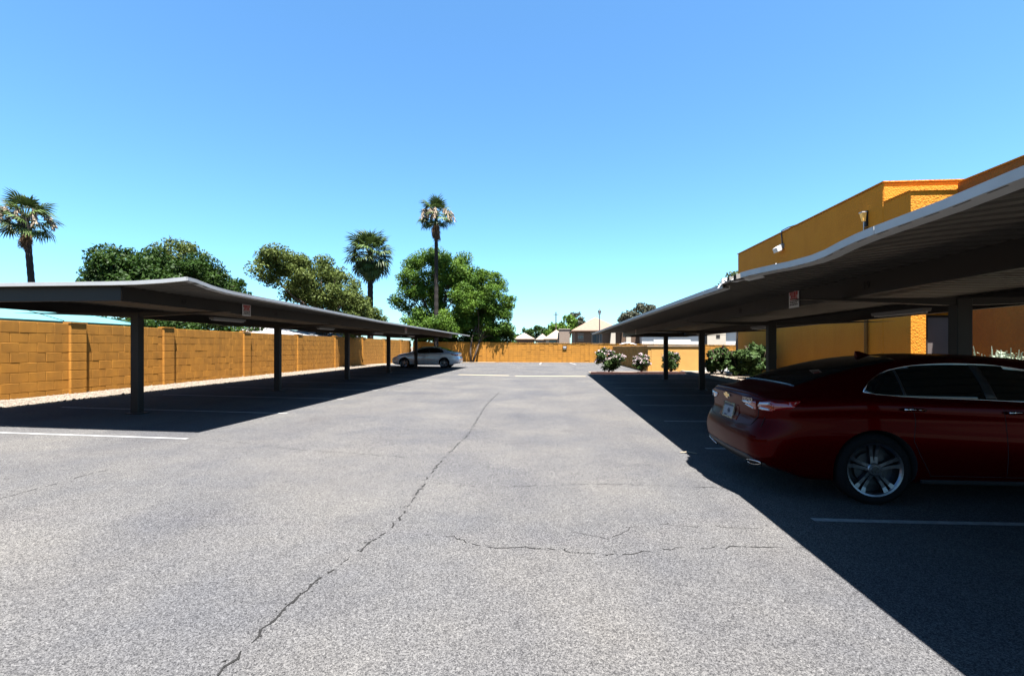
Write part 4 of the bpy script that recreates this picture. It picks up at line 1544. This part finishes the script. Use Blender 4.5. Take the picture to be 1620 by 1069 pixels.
def bush(name, label, base, rx, rz, m, n, leaf, seed, flowers=0, fm=None, group=None, aspect=.3, upr=.0, cat='shrub'):
    t = thing(name, label, cat, base, group)
    rr = random.Random(seed)
    r2 = np.random.default_rng(seed)
    b = MB()
    for k in range(9):
        a = rr.uniform(0, 6.28)
        q = rr.uniform(.2, .8) * rx
        b.tube([(base[0], base[1], base[2] - .03), (base[0] + math.cos(a) * q * .5, base[1] + math.sin(a) * q * .5, base[2] + rz * .8), (base[0] + math.cos(a) * q, base[1] + math.sin(a) * q, base[2] + rz * 1.7)], [.018, .014, .006], 5)
    b.build('stems', M_bark, t, True)
    lobes = [(base[0], base[1], base[2] + rz, rx * .8, rx * .8, rz * .8)] + [(base[0] + r2.uniform(-.4, .4) * rx, base[1] + r2.uniform(-.4, .4) * rx, base[2] + r2.uniform(.6, 1.3) * rz, rx * .5, rx * .5, rz * .45) for _ in range(4)]
    cl = clumps(lobes, 46, rx * .26, seed)
    cl = [c for c in cl if c[2] > base[2] + .08]
    leaf_object('foliage', leaf_arrays(cl, 2.0, n, leaf, aspect, upr), m, t)
    if flowers:
        fl_c = []
        for c in cl:
            if c[2] > base[2] + rz * .75:
                for _ in range(flowers):
                    d = r2.normal(size=3)
                    d[2] = abs(d[2])
                    d /= np.linalg.norm(d)
                    fl_c.append((c[0] + d[0] * c[3], c[1] + d[1] * c[3], c[2] + d[2] * c[5] * 1.1, .06, .06, .05))
        leaf_object('blossoms', leaf_arrays(fl_c, 2.0, len(fl_c) * 9, .035, .9, .8), fm, t)
    return t


bush('oleander_shrub', 'large oleander with pale pink blossoms at the end of the right stalls', (3.2, 27.4, .04), .88, .72, M_leafD, 5200, .085, 31, 6, M_flower, 'flowering oleanders')
bush('oleander_shrub', 'smaller pink oleander just right of the large one', (4.95, 27.3, .04), .52, .58, M_leafD, 3000, .08, 32, 5, M_flower, 'flowering oleanders')
bush('oleander_shrub', 'sparse oleander against the yellow face of the enclosure, behind a post', (6.6, 27.5, .05), .72, .66, M_leafD, 2800, .085, 33, 1, M_flower, 'flowering oleanders')
bush('leafy_shrub', 'green shrub farthest left in the gravel bed beside the orange building', (8.55, 25.2, .07), .88, .74, M_leafD, 5200, .10, 34, 1, M_magenta, 'green shrubs beside the building', .5)
bush('leafy_shrub', 'middle green shrub in the gravel bed beside the orange building', (8.9, 23.7, .07), .80, .70, M_leafD, 4600, .10, 35, 0, None, 'green shrubs beside the building', .5)
bush('leafy_shrub', 'tall green shrub nearest the red sedan in the gravel bed', (8.95, 21.9, .07), .85, .86, M_leafD, 5200, .10, 36, 0, None, 'green shrubs beside the building', .5)


# silvery sage by the right wall: upright spikes
def sage(base, rx, h, seed, label):
    t = thing('sage_plant', label, 'shrub', base, 'silvery sage plants')
    rr = random.Random(seed)
    b = MB()
    for k in range(170):
        a = rr.uniform(0, 6.28)
        q = rx * math.sqrt(rr.random())
        x, y = base[0] + math.cos(a) * q, base[1] + math.sin(a) * q
        hh = h * (1 - .35 * (q / rx) ** 2) * rr.uniform(.75, 1.12)
        tx, ty = x + math.cos(a) * .12 * q / rx + rr.uniform(-.05, .05), y + math.sin(a) * .12 * q / rx + rr.uniform(-.05, .05)
        z = base[2]
        b.tube([(x * .6 + base[0] * .4, y * .6 + base[1] * .4, z), (x, y, z + hh * .6), (tx, ty, z + hh)], [.006, .011, .008], 4)
        for j in range(5):
            zz = z + hh * (.45 + .11 * j)
            f = rr.uniform(0, 6.28)
            l = .045
            b.add([(x, y, zz), (x + l * math.cos(f), y + l * math.sin(f), zz + .03), (x + l * math.cos(f + .7), y + l * math.sin(f + .7), zz + .02)], [(0, 1, 2)])
    b.build('spikes', M_sage, t)
    cl = clumps([(base[0], base[1], base[2] + h * .5, rx * .85, rx * .85, h * .42)], 60, rx * .24, seed)
    leaf_object('foliage', leaf_arrays(cl, 1.8, 9000, .035, .35, .5), M_sage, t)
    return t


sage((9.30, 10.9, .07), .90, 1.34, 41, 'pale silvery sage plant seen over the red sedan roof, left of two')
sage((9.75, 10.3, .07), .90, 1.30, 42, 'pale silvery sage plant at the right picture edge over the red sedan')


# fan palms
def fan_frond(seed, dead=False, pet=1.05, rad=1.0):
    """one fan leaf: stalk and a pleated fan of tapering blades; grows along +X, up is +Z"""
    rr = random.Random(seed)
    b = MB()
    arch = -.10 if not dead else -.3
    b.tube([(0, 0, 0), (pet * .5, 0, .04), (pet, 0, arch * .6)], [.035, .024, .016], 4)
    n = 19
    o = Vector((pet, 0, arch * .6))
    for k in range(n):
        a = R(-118 + 236 * (k + .5) / n)
        l = rad * (1 - .22 * abs(a) / 2.1) * rr.uniform(.88, 1.06)
        dv = Vector((math.cos(a), math.sin(a), 0))
        sd = Vector((-dv.y, dv.x, 0))
        fold = .02 * (1 if k % 2 else -1)
        w = l * .56 * math.tan(R(118 / n)) * 1.02
        mid = o + dv * l * .56 + Vector((0, 0, fold - l * (.07 if not dead else .16)))
        tip = o + dv * l * (.93 if not dead else .8) + Vector((0, 0, -l * rr.uniform(.28, .5) * (1 if not dead else 1.3)))
        b.add([o + sd * .008, o - sd * .008, mid - sd * w, mid + sd * w, tip], [(0, 1, 2, 3), (3, 2, 4)])
    return b.mesh('frond', M_dead if dead else M_frond)


FR = [fan_frond(s) for s in range(4)]
FD = [fan_frond(s + 40, True) for s in range(3)]


def palm(label, base, top, n_green, n_dead, size, r0, r1, seed, emin=-62, bloom=0, skirt=1.0, lean=(0, 0)):
    t = thing('fan_palm', label, 'palm tree', base, 'fan palms')
    rr = random.Random(seed)
    B = Vector(base)
    T = Vector((top[0], top[1], top[2]))
    b = MB()
    pts, rad = [], []
    for i in range(40):
        f = i / 39
        p = B.lerp(T, f) + Vector((lean[0], lean[1], 0)) * math.sin(math.pi * f)
        pts.append(p)
        rad.append((r0 + (r1 - r0) * f) * (1.06 if i % 2 else .97) + .12 * max(0, .05 - f) * 4)
    b.tube(pts, rad, 10)
    b.build('trunk', M_palmbark, t, False)

    def put(me, nm, az, el, sc, roll, zoff):
        o = link(nm, me, t, False)
        o.parent = t
        o.location = T - B + Vector((0, 0, zoff))
        o.rotation_mode = 'QUATERNION'
        o.rotation_quaternion = Matrix.Rotation(az, 3, 'Z').to_quaternion() @ Matrix.Rotation(-el, 3, 'Y').to_quaternion() @ Matrix.Rotation(roll, 3, 'X').to_quaternion()
        o.scale = (sc, sc, sc) if nm == 'frond' else (sc * 1.15, sc * .5, sc * .8)
    for k in range(n_green):
        f = (k + .5) / n_green
        el = R(86 - (86 - emin) * f ** .85)
        put(rr.choice(FR), 'frond', k * 2.39996 + rr.uniform(-.25, .25), el + rr.uniform(-.14, .14), size * rr.uniform(.85, 1.1), rr.uniform(-.5, .5), -.25 * f)
    for k in range(n_dead):
        put(rr.choice(FD), 'dead_frond', k * 2.39996 + rr.uniform(-.3, .3), R(rr.uniform(-88, -66)), size * rr.uniform(.45, .95) * skirt, rr.uniform(-.6, .6), -.25 - .35 * rr.random())
    for k in range(bloom):
        az = rr.uniform(0, 6.28)
        b = MB()
        d = Vector((math.cos(az), math.sin(az), 0))
        ln = size * rr.uniform(1.2, 1.75)
        p0 = T + Vector((0, 0, .1))
        cv = [p0, p0 + d * ln * .45 + Vector((0, 0, .32 * ln)), p0 + d * ln * .85 + Vector((0, 0, .12 * ln)), p0 + d * ln + Vector((0, 0, -.30 * ln))]
        b.tube(cv, [.02, .015, .012, .006], 4)
        for q in range(34):
            f = rr.uniform(.5, 1)
            i = min(2, int(f * 3))
            s_ = cv[i].lerp(cv[i + 1], f * 3 - i)
            e = s_ + Vector((rr.uniform(-.22, .22), rr.uniform(-.22, .22), -rr.uniform(.12, .55))) * size
            w = Vector((.018, .012, 0)) * size
            b.add([s_ - w, s_ + w, e + w * 2.2, e - w * 2.2], [(0, 1, 2, 3)])
        b.build('blossom_spray', M_bloss, t)
    return t


palm('fan palm with pale blossom sprays and brown skirt at the left edge', (-30.3, 26.3, -.06), (-31.2, 26.3, 9.15), 30, 46, .84, .18, .15, 51, emin=-40, bloom=9, skirt=.95)
palm('full green fan palm standing between the two big trees', (-17.5, 45.5, -.06), (-17.5, 45.5, 10.5), 66, 30, 1.36, .30, .24, 52, emin=-74)
palm('tallest fan palm with a brown skirt in front of the bright green tree', (-10.75, 44.4, 0), (-10.75, 44.4, 13.8), 26, 50, .98, .21, .15, 53, emin=-36, bloom=12, skirt=1.1)
palm('low palm whose frond tips just show over the left carport roof', (-36.5, 27.5, -.06), (-36.5, 27.5, 4.2), 14, 4, 1.0, .25, .2, 54, emin=-10)

# ------------------------------------------------------------------ beyond the walls
sc_ = thing('shade_canopy', 'teal fabric hip shade canopy beyond the left wall', 'shade canopy', (-19.5, 15.5, 0))
b = MB()
cx, cy, hx, hy, ze_, za = -18.6, 14.3, 3.3, 2.5, 2.30, 3.20
b.add([(cx - hx, cy - hy, ze_), (cx + hx, cy - hy, ze_), (cx + hx, cy + hy, ze_), (cx - hx, cy + hy, ze_), (cx, cy - .5, za), (cx, cy + .5, za),
       (cx - hx, cy - hy, ze_ - .02), (cx + hx, cy - hy, ze_ - .02), (cx + hx, cy + hy, ze_ - .02), (cx - hx, cy + hy, ze_ - .02)],
      [(0, 1, 4), (1, 2, 5, 4), (2, 3, 5), (3, 0, 4, 5), (6, 9, 8, 7), (0, 6, 7, 1), (1, 7, 8, 2), (2, 8, 9, 3), (3, 9, 6, 0)])
b.build('fabric', M_teal, sc_)
b = MB()
for a, c in (((cx + hx, cy - hy, ze_), (cx, cy - .5, za)), ((cx + hx, cy + hy, ze_), (cx, cy + .5, za)), ((cx + hx, cy - .3, ze_), (cx, cy - .3, za))):
    b.tube([Vector(a) + Vector((0, 0, .01)), Vector(c) + Vector((0, 0, .01))], .02, 5)
b.build('seam', M_tealseam, sc_)
for sx in (-1, 1):
    for sy in (-1, 1):
        b = MB()
        b.tube([(cx + sx * hx * .96, cy + sy * hy * .96, -.06), (cx + sx * hx * .96, cy + sy * hy * .96, ze_ - .03)], .05, 8)
        b.build('post', M_tealseam, sc_)


def gable_house(name, label, cat, x0, x1, y0, y1, zw, zr, mw, mr, hip=True, windows=(), over=.45, group=None):
    """small house: walls, hipped or flat roof with eaves, windows given as (x0, x1, z0, z1) on the front"""
    t = thing(name, label, cat, ((x0 + x1) / 2, (y0 + y1) / 2, -.06), group)
    b = MB()
    b.box(x0, x1, y0, y1, -.06, zw)
    b.build('wall', mw, t)
    b = MB()
    a0, a1, c0, c1 = x0 - over, x1 + over, y0 - over, y1 + over
    d = min(a1 - a0, c1 - c0) / 2 * .98
    if a1 - a0 > c1 - c0:
        rg = [(a0 + d, (c0 + c1) / 2, zr), (a1 - d, (c0 + c1) / 2, zr)]
    else:
        rg = [((a0 + a1) / 2, c0 + d, zr), ((a0 + a1) / 2, c1 - d, zr)]
    e = zw + .03
    vs_ = [(a0, c0, e), (a1, c0, e), (a1, c1, e), (a0, c1, e)] + rg + [(a0, c0, e - .14), (a1, c0, e - .14), (a1, c1, e - .14), (a0, c1, e - .14)]
    if a1 - a0 > c1 - c0:
        fs_ = [(0, 1, 5, 4), (1, 2, 5), (2, 3, 4, 5), (3, 0, 4)]
    else:
        fs_ = [(0, 1, 4), (1, 2, 5, 4), (2, 3, 5), (3, 0, 4, 5)]
    fs_ += [(6, 9, 8, 7), (0, 6, 7, 1), (1, 7, 8, 2), (2, 8, 9, 3), (3, 9, 6, 0)]
    b.add(vs_, fs_)
    b.build('roof', mr, t)
    for (wx0, wx1, wz0, wz1) in windows:
        b = MB()
        b.box(wx0 - .12, wx0, y0 - .05, y0 - .002, wz0 - .12, wz1 + .12)
        b.box(wx1, wx1 + .12, y0 - .05, y0 - .002, wz0 - .12, wz1 + .12)
        b.box(wx0, wx1, y0 - .05, y0 - .002, wz1, wz1 + .12)
        b.box(wx0, wx1, y0 - .05, y0 - .002, wz0 - .12, wz0)
        b.box((wx0 + wx1) / 2 - .03, (wx0 + wx1) / 2 + .03, y0 - .045, y0 - .004, wz0, wz1)
        w = b.build('window', M_trim, t)
        for h0, h1 in ((wx0, (wx0 + wx1) / 2 - .03), ((wx0 + wx1) / 2 + .03, wx1)):
            b = MB()
            b.box(h0 + .004, h1 - .004, y0 - .02, y0 - .003, wz0, wz1)
            b.build('pane', M_win, w)
    return t


gable_house('garden_shed', 'low building with a white roof seen just over the left wall', 'shed', -18.6, -15.2, 25.2, 30.5, 2.15, 2.65, M_cream, M_whiteroof)
gable_house('neighbour_house', 'grey gabled roof peeking over the left wall beside the white roof', 'house', -19.4, -15.6, 33.0, 38, 2.2, 3.0, M_tan, M_greyroof)
hA = gable_house('tan_house', 'tan stucco house with a hipped tile roof behind the far wall', 'house', 3.5, 10.4, 75, 86, 3.95, 6.2, M_tan, M_tile, windows=[(6.2, 7.6, 2.0, 3.4), (4.1, 4.75, 2.75, 3.15)], over=.5)
b = MB()
b.box(3.95, 4.9, 74.9, 74.998, 3.35, 3.55)
b.box(3.95, 4.9, 74.9, 74.998, 2.35, 2.5)
b.box(5.9, 8.0, 74.88, 74.998, 3.56, 3.76)
b.build('wall_trim', M_trim, hA)
b = MB()
b.hexa([(8.6, 74.2, -.06), (9.6, 74.2, -.06), (9.6, 74.9, -.06), (8.6, 74.9, -.06), (9.0, 74.2, 3.9), (9.6, 74.2, 3.9), (9.6, 74.9, 3.9), (9.0, 74.9, 3.9)])
b.box(11.2, 11.9, 74.2, 74.9, -.06, 3.9)
b.build('porch_post', M_cream, hA)
b = MB()
b.box(10.45, 14.5, 76, 84, -.06, 3.9)
b.build('porch_wall', M_tan, hA)
gable_house('pale_house', 'low house with a pale hipped tile roof left of the pole', 'house', -7.4, -3.9, 98, 106, 3.05, 4.3, M_tan, M_tile2, group='pale roofed houses behind the far wall')
gable_house('pale_house', 'small cream house with a pale roof in the gap between its neighbours', 'house', -3.0, -1.0, 104, 112, 3.0, 4.3, M_cream, M_tile2, group='pale roofed houses behind the far wall')
gable_house('pale_house', 'wide cream house with a low pale roof right beside the pole', 'house', -1.2, 3.0, 96, 106, 3.0, 4.9, M_cream, M_tile2, windows=[(-.4, .8, 2.2, 2.75)], group='pale roofed houses behind the far wall')
pb = thing('stair_tower', 'blocky pale house wing with a flat parapet left of the tan house', 'house', (2.4, 92, -.06))
b = MB()
b.box(1.4, 3.4, 92, 97, -.06, 4.75)
b.build('wall', M_tile2, pb)
b = MB()
b.box(1.3, 3.5, 91.9, 97.1, 4.76, 4.86)
b.build('parapet_cap', M_cream, pb)
# white garages at the right
gr = gable_house('garage_block', 'white house with a wide garage door row seen through the right carport', 'house', 13.5, 27.5, 74, 84, 4.3, 6.6, M_white, M_tile2)
b = MB()
b.box(15.2, 20.6, 73.94, 73.998, -.05, 3.35)
gd = b.build('garage_door', M_white, gr)
for k in range(7):
    b = MB()
    b.box(15.5 + k * .72, 15.98 + k * .72, 73.92, 73.938, 2.92, 3.16)
    b.build('pane', M_win, gd)
b = MB()
b.box(22.9, 25.6, 73.7, 73.998, -.05, 3.7)
b.build('porch_bay', M_cream, gr)
b = MB()
b.box(24.2, 24.75, 73.66, 73.698, 2.75, 3.25)
b.build('window', M_brown, gr)
b = MB()
b.box(22.75, 22.898, 73.6, 73.998, -.05, 3.6)
b.build('shutter', M_brown, gr)
tree('slim_tree', 'slim dark trunk of a tree before the white garages', (23.4, 64, -.06), [(24.4, 64, 7.2, 1.6, 1.4, 1.3)], M_leafB, 1600, .2, .3, 61, nclump=20, csize=.7)

# lamp post and utility poles
lp = thing('street_lamp', 'black street lamp with a glass lantern in front of the tan house', 'street lamp', (7.0, 72, -.06))
b = MB()
b.lathe([(.16, -.06), (.16, .3), (.09, .45), (.075, 3.0), (.065, 6.1)], 12, 'z', (7.0, 72, 0))
b.build('pole', M_black, lp, True)
b = MB()
b.lathe([(.07, 6.1), (.16, 6.2), (.23, 6.55)], 10, 'z', (7.0, 72, 0))
b.build('lantern_glass', M_fixture, lp)
b = MB()
b.lathe([(.26, 6.55), (.27, 6.62), (.18, 6.82), (.05, 6.92), (.03, 7.05), (.002, 7.06)], 10, 'z', (7.0, 72, 0))
b.build('lantern_cap', M_black, lp)
for (x, y, z, lab) in ((.85, 100, 8.6, 'thin wooden utility pole rising beside the bright green far tree'), (-24.2, 85, 8.9, 'thin utility pole to the right of the full green palm')):
    p = thing('utility_pole', lab, 'utility pole', (x, y, -.06), 'utility poles')
    b = MB()
    b.tube([(x, y, -.06), (x, y, z)], [.16, .11], 8)
    b.build('mast', M_wood, p)
    b = MB()
    b.box(x - .5, x + .5, y - .05, y + .05, z - .6, z - .48)
    b.build('cross_arm', M_wood, p)
